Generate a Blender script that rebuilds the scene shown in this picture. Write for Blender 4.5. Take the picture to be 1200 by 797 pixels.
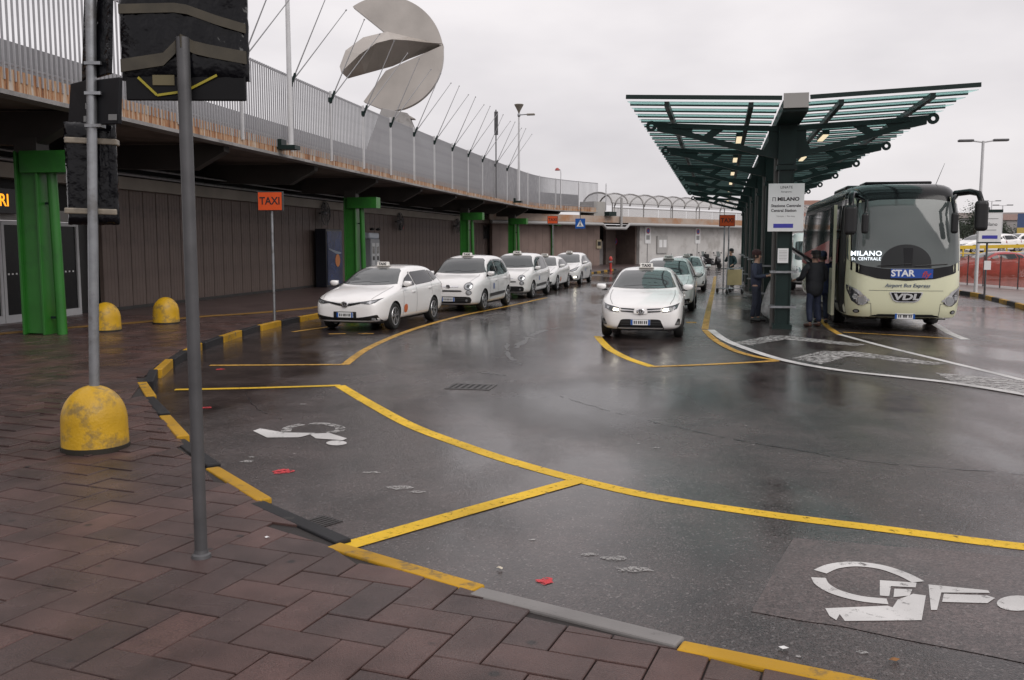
import bpy, bmesh, math, random
import numpy as np
from mathutils import Matrix, Vector
from mathutils.bvhtree import BVHTree
for o in list(bpy.data.objects): bpy.data.objects.remove(o)
R = math.radians
rnd = random.Random(7)
S = bpy.context.scene
COL = S.collection
# ------------------------------------------------------------------ camera
FPX = 1080.0; CAMH = 2.0; PITCH = math.atan(113.0/FPX)
cd = bpy.data.cameras.new('camera'); cam = bpy.data.objects.new('camera', cd); COL.objects.link(cam)
cam.location = (0, 0, CAMH); cam.rotation_euler = (R(90)-PITCH, 0, 0)
cd.sensor_width = 36; cd.lens = FPX/1200*36; cd.clip_end = 6000; cd.clip_start = .05
S.camera = cam
# ------------------------------------------------------------------ world: overcast sky
w = bpy.data.worlds.new('World'); S.world = w; w.use_nodes = True
nt = w.node_tree; nt.nodes.clear()
def N(nt, t, **k):
    n = nt.nodes.new(t)
    for a, b in k.items(): setattr(n, a, b)
    return n
sky = N(nt, 'ShaderNodeTexSky', sky_type='NISHITA', sun_disc=False, sun_elevation=R(40), sun_rotation=R(145))
skm = N(nt, 'ShaderNodeMix', data_type='RGBA', blend_type='MULTIPLY'); skm.inputs[0].default_value = 1
skm.inputs[7].default_value = (.05, .05, .05, 1)
nt.links.new(sky.outputs[0], skm.inputs[6])
tc = N(nt, 'ShaderNodeTexCoord')
sep = N(nt, 'ShaderNodeSeparateXYZ'); nt.links.new(tc.outputs['Generated'], sep.inputs[0])
mp = N(nt, 'ShaderNodeMapping'); mp.inputs['Scale'].default_value = (1, 1, 2.6)
nt.links.new(tc.outputs['Generated'], mp.inputs[0])
nz = N(nt, 'ShaderNodeTexNoise'); nz.inputs['Scale'].default_value = 2.3; nz.inputs['Detail'].default_value = 5; nz.inputs['Roughness'].default_value = .5
nt.links.new(mp.outputs[0], nz.inputs['Vector'])
cr = N(nt, 'ShaderNodeValToRGB')
cr.color_ramp.elements[0].position = .32; cr.color_ramp.elements[0].color = (.60, .573, .595, 1)
cr.color_ramp.elements[1].position = .62; cr.color_ramp.elements[1].color = (.83, .792, .80, 1)
nt.links.new(nz.outputs[0], cr.inputs[0])
zr = N(nt, 'ShaderNodeMapRange'); zr.inputs[1].default_value = 0; zr.inputs[2].default_value = 1; zr.inputs[3].default_value = 1.0; zr.inputs[4].default_value = 1.3
nt.links.new(sep.outputs[2], zr.inputs[0])
gm = N(nt, 'ShaderNodeVectorMath', operation='SCALE'); nt.links.new(cr.outputs[0], gm.inputs[0]); nt.links.new(zr.outputs[0], gm.inputs[3])
mx = N(nt, 'ShaderNodeMix', data_type='RGBA'); mx.inputs[0].default_value = .93
nt.links.new(skm.outputs[2], mx.inputs[6]); nt.links.new(gm.outputs[0], mx.inputs[7])
bg = N(nt, 'ShaderNodeBackground'); bg.inputs[1].default_value = 1.0; nt.links.new(mx.outputs[2], bg.inputs[0])
ow = N(nt, 'ShaderNodeOutputWorld'); nt.links.new(bg.outputs[0], ow.inputs[0])
# sun behind thick cloud
sd = bpy.data.lights.new('sun', 'SUN'); sd.energy = 1.3; sd.angle = R(40); sd.color = (1, .96, .92)
sun = bpy.data.objects.new('sun', sd); COL.objects.link(sun); sun.rotation_euler = (R(50), 0, R(35))
S.view_settings.view_transform = 'Standard'; S.view_settings.look = 'None'
S.view_settings.exposure = 0.15; S.view_settings.gamma = 1
# ------------------------------------------------------------------ pixels of the photograph -> ground positions
_c, _s = math.cos(PITCH), math.sin(PITCH)
def P(px, py, z=0.0):
    u = (px-600)/FPX; v = (py-398.5)/FPX; t = (CAMH-z)/(_s+v*_c)
    return Vector((u*t, (_c-v*_s)*t, z))
def D(px, py, d):
    u = (px-600)/FPX; v = (py-398.5)/FPX; t = d/(_c-v*_s)
    return Vector((u*t, d, CAMH-(_s+v*_c)*t))
# ------------------------------------------------------------------ materials
MATS = {}
def mat(name, col=(.5,.5,.5), rough=.5, metal=0, var=0, vscale=3.0, bump=0, bscale=40, emit=None, estr=1, coat=0, alpha=1, trans=0, spec=.5, dirt=None, dscale=2.0, damt=.5, ior=1.45, dist=.02):
    """principled + noise variation of value, optional dirt colour by noise, optional bump"""
    if name in MATS: return MATS[name]
    m = bpy.data.materials.new(name); m.use_nodes = True; t = m.node_tree; b = t.nodes['Principled BSDF']
    b.inputs['Base Color'].default_value = (*col, 1); b.inputs['Roughness'].default_value = rough; b.inputs['Metallic'].default_value = metal
    b.inputs['Coat Weight'].default_value = coat; b.inputs['Coat Roughness'].default_value = .04; b.inputs['Alpha'].default_value = alpha
    b.inputs['Transmission Weight'].default_value = trans; b.inputs['Specular IOR Level'].default_value = spec; b.inputs['IOR'].default_value = ior
    if emit: b.inputs['Emission Color'].default_value = (*emit, 1); b.inputs['Emission Strength'].default_value = estr
    co = N(t, 'ShaderNodeTexCoord'); src = co.outputs['Object']
    last = None
    if var or dirt:
        n = N(t, 'ShaderNodeTexNoise'); n.inputs['Scale'].default_value = vscale; n.inputs['Detail'].default_value = 6; t.links.new(src, n.inputs['Vector'])
        r = N(t, 'ShaderNodeMapRange'); r.inputs[1].default_value = .3; r.inputs[2].default_value = .7; r.inputs[3].default_value = 1-var; r.inputs[4].default_value = 1+var
        t.links.new(n.outputs[0], r.inputs[0])
        g = N(t, 'ShaderNodeVectorMath', operation='SCALE'); g.inputs[0].default_value = col; t.links.new(r.outputs[0], g.inputs[3]); last = g.outputs[0]
    if dirt:
        n2 = N(t, 'ShaderNodeTexNoise'); n2.inputs['Scale'].default_value = dscale; n2.inputs['Detail'].default_value = 8; n2.inputs['Roughness'].default_value = .65; t.links.new(src, n2.inputs['Vector'])
        r2 = N(t, 'ShaderNodeMapRange'); r2.inputs[1].default_value = .62-damt*.25; r2.inputs[2].default_value = .72-damt*.2; r2.inputs[3].default_value = 0; r2.inputs[4].default_value = min(1, damt*1.6)
        t.links.new(n2.outputs[0], r2.inputs[0])
        x = N(t, 'ShaderNodeMix', data_type='RGBA'); t.links.new(r2.outputs[0], x.inputs[0]); t.links.new(last, x.inputs[6]); x.inputs[7].default_value = (*dirt, 1); last = x.outputs[2]
    if last: t.links.new(last, b.inputs['Base Color'])
    if bump:
        n3 = N(t, 'ShaderNodeTexNoise'); n3.inputs['Scale'].default_value = bscale; n3.inputs['Detail'].default_value = 4; t.links.new(src, n3.inputs['Vector'])
        bp = N(t, 'ShaderNodeBump'); bp.inputs['Strength'].default_value = bump; bp.inputs['Distance'].default_value = dist
        t.links.new(n3.outputs[0], bp.inputs['Height']); t.links.new(bp.outputs[0], b.inputs['Normal'])
    MATS[name] = m; return m
def nodes(m): return m.node_tree, m.node_tree.nodes['Principled BSDF']
# ------------------------------------------------------------------ mesh helpers
def setp(o, label=None, cat=None, group=None, kind=None):
    if label: o['label'] = label
    if cat: o['category'] = cat
    if group: o['group'] = group
    if kind: o['kind'] = kind
    return o
def link(o, parent=None):
    COL.objects.link(o)
    if parent is not None: o.parent = parent
    return o
def thing(name, label, cat, loc=(0,0,0), rz=0, group=None):
    o = bpy.data.objects.new(name, None); o.empty_display_size = .2; link(o)
    o.location = loc; o.rotation_euler = (0, 0, rz); return setp(o, label, cat, group)
def copy_tree(o, parent=None):
    c = o.copy(); link(c)
    if parent is not None: c.parent = parent
    for ch in list(o.children): copy_tree(ch, c)
    return c
def dup(root, loc, rz, label=None, group=None):
    c = copy_tree(root); c.location = loc; c.rotation_euler = (0, 0, rz)
    if label: c['label'] = label
    if group: c['group'] = group
    return c
class MB:
    def __init__(s): s.v = []; s.f = []; s.m = []
    def add(s, vs, fs, mi=0, M=None):
        n = len(s.v)
        for p in vs:
            p = Vector(p)
            s.v.append(tuple(M @ p) if M is not None else tuple(p))
        for f in fs: s.f.append(tuple(n+i for i in f)); s.m.append(mi)
        return s
    def box(s, c, d, M=None, mi=0, rz=0):
        x, y, z = c; a, b, h = d[0]/2, d[1]/2, d[2]/2
        vs = [(-a,-b,-h),(a,-b,-h),(a,b,-h),(-a,b,-h),(-a,-b,h),(a,-b,h),(a,b,h),(-a,b,h)]
        T = Matrix.Translation((x,y,z)) @ Matrix.Rotation(rz, 4, 'Z')
        if M is not None: T = M @ T
        return s.add(vs, [(0,3,2,1),(4,5,6,7),(0,1,5,4),(1,2,6,5),(2,3,7,6),(3,0,4,7)], mi, T)
    def prism(s, poly, h0, h1, M=None, mi=0):
        """poly in xy extruded along z from h0 to h1"""
        n = len(poly)
        a = sum(poly[i][0]*poly[(i+1)%n][1]-poly[(i+1)%n][0]*poly[i][1] for i in range(n))
        if a < 0: poly = poly[::-1]
        vs = [(x,y,h0) for x,y in poly]+[(x,y,h1) for x,y in poly]
        fs = [tuple(range(n-1,-1,-1)), tuple(range(n,2*n))]+[(i,(i+1)%n,n+(i+1)%n,n+i) for i in range(n)]
        return s.add(vs, fs, mi, M)
    def tube(s, pts, r, n=10, M=None, mi=0, cap=True):
        pts = [Vector(p) for p in pts]; rs = r if isinstance(r, (list,tuple)) else [r]*len(pts)
        vs = []; fs = []
        up0 = None
        for i, p in enumerate(pts):
            t = (pts[min(i+1,len(pts)-1)]-pts[max(i-1,0)]).normalized()
            if up0 is None: up0 = Vector((0,0,1)) if abs(t.z) < .9 else Vector((1,0,0))
            a = t.cross(up0).normalized(); b = a.cross(t).normalized(); up0 = b
            for k in range(n):
                q = 2*math.pi*k/n; vs.append(p+a*(math.cos(q)*rs[i])+b*(math.sin(q)*rs[i]))
        for i in range(len(pts)-1):
            for k in range(n):
                k2 = (k+1)%n; fs.append((i*n+k, i*n+k2, (i+1)*n+k2, (i+1)*n+k))
        if cap: fs += [tuple(range(n-1,-1,-1)), tuple((len(pts)-1)*n+k for k in range(n))]
        fs = [f[::-1] for f in fs]
        return s.add(vs, fs, mi, M)
    def lathe(s, prof, n=20, M=None, mi=0):
        """profile [(r,z)] round z"""
        vs = []; fs = []; m = len(prof)
        for k in range(n):
            q = 2*math.pi*k/n
            for r, z in prof: vs.append((r*math.cos(q), r*math.sin(q), z))
        for k in range(n):
            k2 = (k+1)%n
            for i in range(m-1): fs.append((k*m+i, k2*m+i, k2*m+i+1, k*m+i+1))
        if prof[0][0] > 1e-5: fs.append(tuple(k*m for k in range(n-1,-1,-1)))
        if prof[-1][0] > 1e-5: fs.append(tuple(k*m+m-1 for k in range(n)))
        return s.add(vs, fs, mi, M)
    def beam(s, a, b, w, h, M=None, mi=0, up=(0,0,1)):
        a = Vector(a); b = Vector(b); t = b-a; L = t.length; t.normalize()
        up = Vector(up)
        if abs(t.dot(up)) > .98: up = Vector((1,0,0))
        x = t.cross(up).normalized(); z = x.cross(t)
        T = Matrix(((x.x,t.x,z.x,(a.x+b.x)/2),(x.y,t.y,z.y,(a.y+b.y)/2),(x.z,t.z,z.z,(a.z+b.z)/2),(0,0,0,1)))
        if M is not None: T = M @ T
        return s.box((0,0,0), (w,L,h), T, mi)
    def mesh(s, name, mats):
        me = bpy.data.meshes.new(name); me.from_pydata(s.v, [], s.f)
        if not isinstance(mats, (list,tuple)): mats = [mats]
        for m in mats: me.materials.append(m)
        if len(mats) > 1: me.polygons.foreach_set('material_index', s.m)
        bm = bmesh.new(); bm.from_mesh(me); bmesh.ops.remove_doubles(bm, verts=bm.verts, dist=1e-5)
        bmesh.ops.recalc_face_normals(bm, faces=bm.faces); bm.to_mesh(me); bm.free()
        return me
    def build(s, name, mats, parent=None, smooth=None, bevel=0, seg=2, loc=None, rot=None):
        me = s.mesh(name, mats)
        if smooth is not None:
            me.shade_smooth(); me.set_sharp_from_angle(angle=R(smooth))
        o = bpy.data.objects.new(name, me); link(o, parent)
        if loc is not None: o.location = loc
        if rot is not None: o.rotation_euler = rot
        if bevel:
            b = o.modifiers.new('bevel', 'BEVEL'); b.width = bevel; b.segments = seg; b.limit_method = 'ANGLE'; b.angle_limit = R(40)
        return o
def inst(name, me, parent, loc, rot=(0,0,0), scale=None):
    o = bpy.data.objects.new(name, me); link(o, parent); o.location = loc; o.rotation_euler = rot
    if scale: o.scale = scale
    return o
_txtcache = {}
def text(name, body, size, m, parent, M, ext=.002, off=0.0, xs=1.0, shear=0, space=1.0):
    """lettering as a mesh; M maps the text plane (x right, y up, z out)"""
    key = (body, size, ext, off, xs, shear, space, m.name)
    if key not in _txtcache:
        cu = bpy.data.curves.new('t', 'FONT'); cu.body = body; cu.size = size; cu.extrude = ext; cu.offset = off; cu.align_x = 'CENTER'; cu.align_y = 'CENTER'; cu.shear = shear; cu.space_character = space
        cu.resolution_u = 3
        t = bpy.data.objects.new('t', cu); COL.objects.link(t); bpy.context.view_layer.update()
        me = bpy.data.meshes.new_from_object(t.evaluated_get(bpy.context.evaluated_depsgraph_get()))
        bpy.data.objects.remove(t); bpy.data.curves.remove(cu)
        me.transform(Matrix.Diagonal((xs,1,1,1))); me.materials.clear(); me.materials.append(m); me.name = name
        _txtcache[key] = me
    o = bpy.data.objects.new(name, _txtcache[key]); link(o, parent); o.matrix_basis = M; return o
def face_M(loc, n, up=(0,0,1)):
    """matrix with local z along n, local y up"""
    z = Vector(n).normalized(); x = Vector(up).cross(z).normalized(); y = z.cross(x)
    M = Matrix((x,y,z)).transposed().to_4x4(); M.translation = Vector(loc); return M
def sstep(a, b, x):
    t = min(1, max(0, (x-a)/(b-a))); return t*t*(3-2*t)
# ------------------------------------------------------------------ shared materials
def asphalt_mat(name='wet_asphalt', k=1.0, rdry=.30, rwet=.08):
    m = bpy.data.materials.new(name); m.use_nodes = True; t, b = nodes(m)
    co = N(t, 'ShaderNodeTexCoord'); src = co.outputs['Object']
    def noise(sc, det=5, ro=.55, vec=None):
        n = N(t, 'ShaderNodeTexNoise'); n.inputs['Scale'].default_value = sc; n.inputs['Detail'].default_value = det; n.inputs['Roughness'].default_value = ro
        t.links.new(vec or src, n.inputs['Vector']); return n.outputs[0]
    def rng(x, a, b_, c, d):
        r = N(t, 'ShaderNodeMapRange'); r.inputs[1].default_value = a; r.inputs[2].default_value = b_; r.inputs[3].default_value = c; r.inputs[4].default_value = d
        t.links.new(x, r.inputs[0]); return r.outputs[0]
    def mth(op, x, y):
        r = N(t, 'ShaderNodeMath', operation=op)
        for i, q in enumerate((x, y)):
            if isinstance(q, (int, float)): r.inputs[i].default_value = q
            else: t.links.new(q, r.inputs[i])
        return r.outputs[0]
    stretch = N(t, 'ShaderNodeMapping'); stretch.inputs['Rotation'].default_value = (0,0,R(-13)); stretch.inputs['Scale'].default_value = (.75,.28,1); t.links.new(src, stretch.inputs[0])
    big = noise(.55, 4, .5, stretch.outputs[0]); mid = noise(1.3, 7, .66); wet = rng(big, .33, .56, 0, 1)
    # aggregate: every stone its own value, dark binder between; glints painted on a few as paler colour
    vo = N(t, 'ShaderNodeTexVoronoi'); vo.inputs['Scale'].default_value = 85; t.links.new(src, vo.inputs['Vector'])
    sc_ = N(t, 'ShaderNodeSeparateColor'); t.links.new(vo.outputs['Color'], sc_.inputs[0])
    stone = rng(sc_.outputs[0], .0, 1, .45, 1.5); glint = rng(sc_.outputs[1], .94, .99, 0, .6)
    c = N(t, 'ShaderNodeValToRGB'); c.color_ramp.elements[0].position = .30; c.color_ramp.elements[0].color = (.0138*k,.0102*k,.0099*k,1); c.color_ramp.elements[1].position = .72; c.color_ramp.elements[1].color = (.066*(1+(k-1)*.4),.050*(1+(k-1)*.4),.0475*(1+(k-1)*.4),1)
    t.links.new(mid, c.inputs[0])
    g = N(t, 'ShaderNodeVectorMath', operation='SCALE'); t.links.new(c.outputs[0], g.inputs[0]); t.links.new(stone, g.inputs[3])
    x = N(t, 'ShaderNodeMix', data_type='RGBA'); t.links.new(mth('MULTIPLY', glint, .8), x.inputs[0]); t.links.new(g.outputs[0], x.inputs[6]); x.inputs[7].default_value = (.20,.18,.175,1)
    v2 = N(t, 'ShaderNodeTexVoronoi'); v2.inputs['Scale'].default_value = 2.6; t.links.new(src, v2.inputs['Vector'])
    gk = mth('MULTIPLY', rng(v2.outputs['Distance'], .02, .04, .8, 0), rng(noise(.9), .46, .52, 0, 1))
    x2 = N(t, 'ShaderNodeMix', data_type='RGBA'); t.links.new(gk, x2.inputs[0]); t.links.new(x.outputs[2], x2.inputs[6]); x2.inputs[7].default_value = (.34,.32,.31,1)
    t.links.new(x2.outputs[2], b.inputs['Base Color'])
    rr = N(t, 'ShaderNodeMix', data_type='FLOAT'); t.links.new(wet, rr.inputs[0]); rr.inputs[2].default_value = rdry; rr.inputs[3].default_value = rwet
    t.links.new(mth('ADD', rr.outputs[0], rng(mid, .3, .7, -.04, .10)), b.inputs['Roughness']); b.inputs['IOR'].default_value = 1.38; b.inputs['Specular IOR Level'].default_value = .6
    hgt = mth('ADD', rng(vo.outputs['Distance'], 0, .7, 1, 0), mth('MULTIPLY', sc_.outputs[2], .5))
    bp = N(t, 'ShaderNodeBump'); bp.inputs['Distance'].default_value = .006
    t.links.new(rng(wet, 0, 1, .55, .07), bp.inputs['Strength']); t.links.new(hgt, bp.inputs['Height'])
    bp2 = N(t, 'ShaderNodeBump'); bp2.inputs['Distance'].default_value = .012; bp2.inputs['Strength'].default_value = .14; t.links.new(noise(5, 3), bp2.inputs['Height']); t.links.new(bp.outputs[0], bp2.inputs['Normal'])
    t.links.new(bp2.outputs[0], b.inputs['Normal'])
    return m
M_asph = asphalt_mat()
def paver_mat():
    m = bpy.data.materials.new('red_brown_paver'); m.use_nodes = True; t, b = nodes(m)
    co = N(t, 'ShaderNodeTexCoord'); oi = N(t, 'ShaderNodeObjectInfo'); ge = N(t, 'ShaderNodeNewGeometry')
    pos = ge.outputs['Position']
    def noise(sc, det=5, ro=.6):
        n = N(t, 'ShaderNodeTexNoise'); n.inputs['Scale'].default_value = sc; n.inputs['Detail'].default_value = det; n.inputs['Roughness'].default_value = ro
        t.links.new(pos, n.inputs['Vector']); return n
    isl = N(t, 'ShaderNodeMath', operation='ADD'); t.links.new(oi.outputs['Random'], isl.inputs[0]); t.links.new(ge.outputs['Random Per Island'], isl.inputs[1])
    fr = N(t, 'ShaderNodeMath', operation='FRACT'); t.links.new(isl.outputs[0], fr.inputs[0])
    c = N(t, 'ShaderNodeValToRGB'); c.color_ramp.elements[0].color = (.056,.037,.035,1); c.color_ramp.elements[1].color = (.092,.051,.045,1)
    e = c.color_ramp.elements.new(.5); e.color = (.070,.043,.039,1)
    t.links.new(fr.outputs[0], c.inputs[0])
    n = noise(2.2); r = N(t, 'ShaderNodeMapRange'); r.inputs[1].default_value = .3; r.inputs[2].default_value = .72; r.inputs[3].default_value = .62; r.inputs[4].default_value = 1.35; t.links.new(n.outputs[0], r.inputs[0])
    g = N(t, 'ShaderNodeVectorMath', operation='SCALE'); t.links.new(c.outputs[0], g.inputs[0]); t.links.new(r.outputs[0], g.inputs[3])
    n2 = noise(130, 2); r2 = N(t, 'ShaderNodeMapRange'); r2.inputs[1].default_value = .35; r2.inputs[2].default_value = .7; r2.inputs[3].default_value = .75; r2.inputs[4].default_value = 1.35; t.links.new(n2.outputs[0], r2.inputs[0])
    g2 = N(t, 'ShaderNodeVectorMath', operation='SCALE'); t.links.new(g.outputs[0], g2.inputs[0]); t.links.new(r2.outputs[0], g2.inputs[3])
    # trodden chewing gum and dark blots
    vo = N(t, 'ShaderNodeTexVoronoi'); vo.inputs['Scale'].default_value = 3.4; t.links.new(pos, vo.inputs['Vector'])
    vr = N(t, 'ShaderNodeMapRange'); vr.inputs[1].default_value = .07; vr.inputs[2].default_value = .12; vr.inputs[3].default_value = .8; vr.inputs[4].default_value = 0; t.links.new(vo.outputs['Distance'], vr.inputs[0])
    x = N(t, 'ShaderNodeMix', data_type='RGBA'); t.links.new(vr.outputs[0], x.inputs[0]); t.links.new(g2.outputs[0], x.inputs[6]); x.inputs[7].default_value = (.016,.014,.014,1)
    t.links.new(x.outputs[2], b.inputs['Base Color'])
    n3 = noise(.8, 4); r3 = N(t, 'ShaderNodeMapRange'); r3.inputs[1].default_value = .38; r3.inputs[2].default_value = .62; r3.inputs[3].default_value = .42; r3.inputs[4].default_value = .2; t.links.new(n3.outputs[0], r3.inputs[0]); t.links.new(r3.outputs[0], b.inputs['Roughness'])
    bp = N(t, 'ShaderNodeBump'); bp.inputs['Distance'].default_value = .005; bp.inputs['Strength'].default_value = .8; t.links.new(n2.outputs[0], bp.inputs['Height']); t.links.new(bp.outputs[0], b.inputs['Normal'])
    b.inputs['IOR'].default_value = 1.36
    return m
M_pav = paver_mat()
def paint_mat(name, col, wear=.5, under=(.05,.047,.047), wscale=9, solid=False):
    m = bpy.data.materials.new(name); m.use_nodes = True; t, b = nodes(m)
    ge = N(t, 'ShaderNodeNewGeometry'); pos = ge.outputs['Position']
    n = N(t, 'ShaderNodeTexNoise'); n.inputs['Scale'].default_value = wscale; n.inputs['Detail'].default_value = 9; n.inputs['Roughness'].default_value = .75; t.links.new(pos, n.inputs['Vector'])
    r = N(t, 'ShaderNodeMapRange'); r.inputs[1].default_value = .72-wear*.28; r.inputs[2].default_value = .78-wear*.2; r.inputs[3].default_value = 0; r.inputs[4].default_value = .93; t.links.new(n.outputs[0], r.inputs[0])
    n2 = N(t, 'ShaderNodeTexNoise'); n2.inputs['Scale'].default_value = 1.3; n2.inputs['Detail'].default_value = 6; t.links.new(pos, n2.inputs['Vector'])
    r2 = N(t, 'ShaderNodeMapRange'); r2.inputs[1].default_value = .3; r2.inputs[2].default_value = .7; r2.inputs[3].default_value = .72; r2.inputs[4].default_value = 1.12; t.links.new(n2.outputs[0], r2.inputs[0])
    g = N(t, 'ShaderNodeVectorMath', operation='SCALE'); g.inputs[0].default_value = col; t.links.new(r2.outputs[0], g.inputs[3])
    x = N(t, 'ShaderNodeMix', data_type='RGBA'); t.links.new(r.outputs[0], x.inputs[0]); t.links.new(g.outputs[0], x.inputs[6]); x.inputs[7].default_value = (*under, 1)
    if solid: t.links.new(x.outputs[2], b.inputs['Base Color'])
    else:
        t.links.new(g.outputs[0], b.inputs['Base Color']); iv = N(t, 'ShaderNodeMath', operation='SUBTRACT'); iv.inputs[0].default_value = 1; t.links.new(r.outputs[0], iv.inputs[1]); t.links.new(iv.outputs[0], b.inputs['Alpha'])
    b.inputs['Roughness'].default_value = .5; b.inputs['IOR'].default_value = 1.3; b.inputs['Specular IOR Level'].default_value = .3
    n3 = N(t, 'ShaderNodeTexNoise'); n3.inputs['Scale'].default_value = 90; t.links.new(pos, n3.inputs['Vector'])
    bp = N(t, 'ShaderNodeBump'); bp.inputs['Distance'].default_value = .003; bp.inputs['Strength'].default_value = .5; t.links.new(n3.outputs[0], bp.inputs['Height']); t.links.new(bp.outputs[0], b.inputs['Normal'])
    MATS[name] = m; return m
M_yel = paint_mat('road_yellow', (.70,.44,.026), .62, wscale=16)
M_yelold = paint_mat('road_yellow_faded', (.52,.30,.06), .75)
M_whi = paint_mat('road_white', (.56,.55,.54), .55)
M_whiold = paint_mat('road_white_worn', (.42,.41,.40), 1.05)
M_smear = paint_mat('white_smear', (.36,.35,.34), 1.05, wscale=48)
M_red = paint_mat('red_spray', (.55,.05,.06), .9, wscale=25)
M_kyel = paint_mat('kerb_yellow', (.44,.245,.02), .7, under=(.10,.085,.06), wscale=5, solid=True)
M_kblk = paint_mat('kerb_black', (.022,.022,.024), .5, under=(.07,.065,.06), wscale=5, solid=True)
M_kgry = paint_mat('kerb_grey', (.20,.19,.185), .4, under=(.05,.05,.05), wscale=5, solid=True)
M_grout = mat('dark_joint_sand', (.02,.016,.015), .7, bump=.4, bscale=90)
M_patch = asphalt_mat('repaved_asphalt', 2.5, .42, .26)
M_black = mat('black_plastic', (.012,.012,.013), .35)
M_matte = mat('matte_black', (.01,.01,.01), .7)
M_rub = mat('tyre_rubber', (.018,.018,.018), .62, bump=.3, bscale=120, dist=.003)
M_rim = mat('alloy_silver', (.55,.55,.56), .28, metal=.9)
M_chr = mat('chrome', (.75,.75,.76), .12, metal=1)
M_carw = mat('white_car_paint', (.81,.795,.785), .22, coat=.8, var=.015, vscale=2)
M_glass = mat('dark_car_glass', (.042,.048,.050), .04, spec=.8, coat=.3)
M_glass2 = mat('tinted_side_glass', (.012,.014,.016), .05, spec=.65)
M_lens = mat('headlamp_glass', (.36,.37,.38), .08, metal=.55, coat=1)
M_lensd = mat('headlamp_housing', (.06,.06,.065), .15, metal=.3, coat=1)
M_drl = mat('lit_headlamp', (1,.95,.8), .3, emit=(1,.93,.72), estr=6)
M_seam = mat('panel_gap', (.06,.06,.06), .6)
M_galv = mat('galvanised_steel', (.30,.31,.325), .38, metal=.75, var=.14, vscale=9, dirt=(.16,.15,.14), dscale=5, damt=.4)
M_dpole = mat('dark_grey_pole', (.095,.094,.098), .45, metal=.4, var=.15, vscale=6)
M_wpole = mat('pale_pole', (.52,.52,.53), .35, var=.08)
M_green = mat('green_paint', (.025,.145,.021), .35, var=.10, vscale=2.5, dirt=(.02,.09,.02), dscale=1.6, damt=.35)
M_dgreen = mat('dark_green_steel', (.010,.022,.0205), .42, var=.15, vscale=3, spec=.3)
M_orange = mat('orange_sign', (.58,.075,.014), .4, var=.06)
M_bluesgn = mat('blue_sign', (.01,.09,.36), .35)
M_wht = mat('white_panel', (.72,.72,.72), .4, var=.04)
M_blkprint = mat('black_print', (.015,.015,.018), .5)
M_conc = mat('stained_concrete', (.27,.26,.255), .7, var=.18, vscale=1.2, bump=.3, bscale=18, dirt=(.12,.11,.105), dscale=.8, damt=.5)
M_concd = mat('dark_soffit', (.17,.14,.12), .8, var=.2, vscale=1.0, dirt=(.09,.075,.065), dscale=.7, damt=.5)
M_whwall = mat('white_wall', (.52,.505,.49), .65, var=.10, vscale=.8, dirt=(.33,.31,.29), dscale=.9, damt=.45)
M_brown = mat('brown_panel', (.125,.092,.08), .55, var=.16, vscale=1.4, bump=.25, bscale=30, dirt=(.07,.055,.05), dscale=1.2, damt=.4)
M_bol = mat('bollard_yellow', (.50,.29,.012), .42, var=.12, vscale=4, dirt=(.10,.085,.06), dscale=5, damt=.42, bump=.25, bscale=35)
M_bag = mat('black_plastic_wrap', (.003,.003,.0045), .14, bump=.6, bscale=3.5, dist=.08, spec=.3)
M_tape = mat('brown_packing_tape', (.052,.044,.03), .35, var=.25, vscale=8)
M_ytape = mat('yellow_tape', (.30,.25,.02), .35)
# ------------------------------------------------------------------ ground and road
mb = MB(); mb.add([(-2500,-300,0),(2500,-300,0),(2500,4000,0),(-2500,4000,0)], [(0,1,2,3)])
road = mb.build('road', M_asph); setp(road, 'wet dark asphalt road of the station forecourt', kind='structure')
# kerb line (road side) as x over y
KERB = [(16,-3),(9,.6),(5.4,2.2),(3.2,3.2),(1.533,4.06),(.853,4.42),(-.148,5.15),(-1.135,5.95),(-1.96,7.13),(-2.75,8.2),(-3.40,9.4),(-4.14,10.75),(-4.86,12.2),(-5.22,13.5),(-5.52,15),(-5.80,16.9),(-5.86,18.7),(-5.80,20.7),(-5.55,22.9),(-5.20,24.6),(-4.35,28),(-3.1,32),(-1.9,36),(-.5,40),(1.0,45),(2.8,51.5),(5.4,61),(8.6,72),(12,84)]
ky = np.array([p[1] for p in KERB]); kx = np.array([p[0] for p in KERB])
def xk(y): return float(np.interp(y, ky, kx))
def zs(y): return .03+.10*sstep(6.5, 12, y)
# pavement bed
ys = list(np.arange(-3, 26, .5))+list(np.arange(26, 86, 2.0))
vs = []; fs = []
for y in ys:
    e = xk(y)-.06; z = zs(y)
    zb = z-.016 if y < 24.3 else z
    for i in range(9): vs.append((-26+(e+26)*i/8, y, zb))
    vs.append((e, y, -.05))
for j in range(len(ys)-1):
    for i in range(9):
        a = j*10+i; fs.append((a, a+1, a+11, a+10))
M_pavfar = mat('far_paving', (.075,.052,.05), .34, var=.3, vscale=1.1, bump=.3, bscale=6, dist=.01, ior=1.36)
def farpave():
    t, b = nodes(M_pavfar)
    return M_pavfar
mb = MB(); mb.add(vs, fs)
pave = mb.build('pavement', [M_grout, M_pavfar]); setp(pave, 'wet red brown herringbone paved walkway along the terminal', kind='structure')
for p in pave.data.polygons:
    if p.center.y > 24.2: p.material_index = 1
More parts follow.
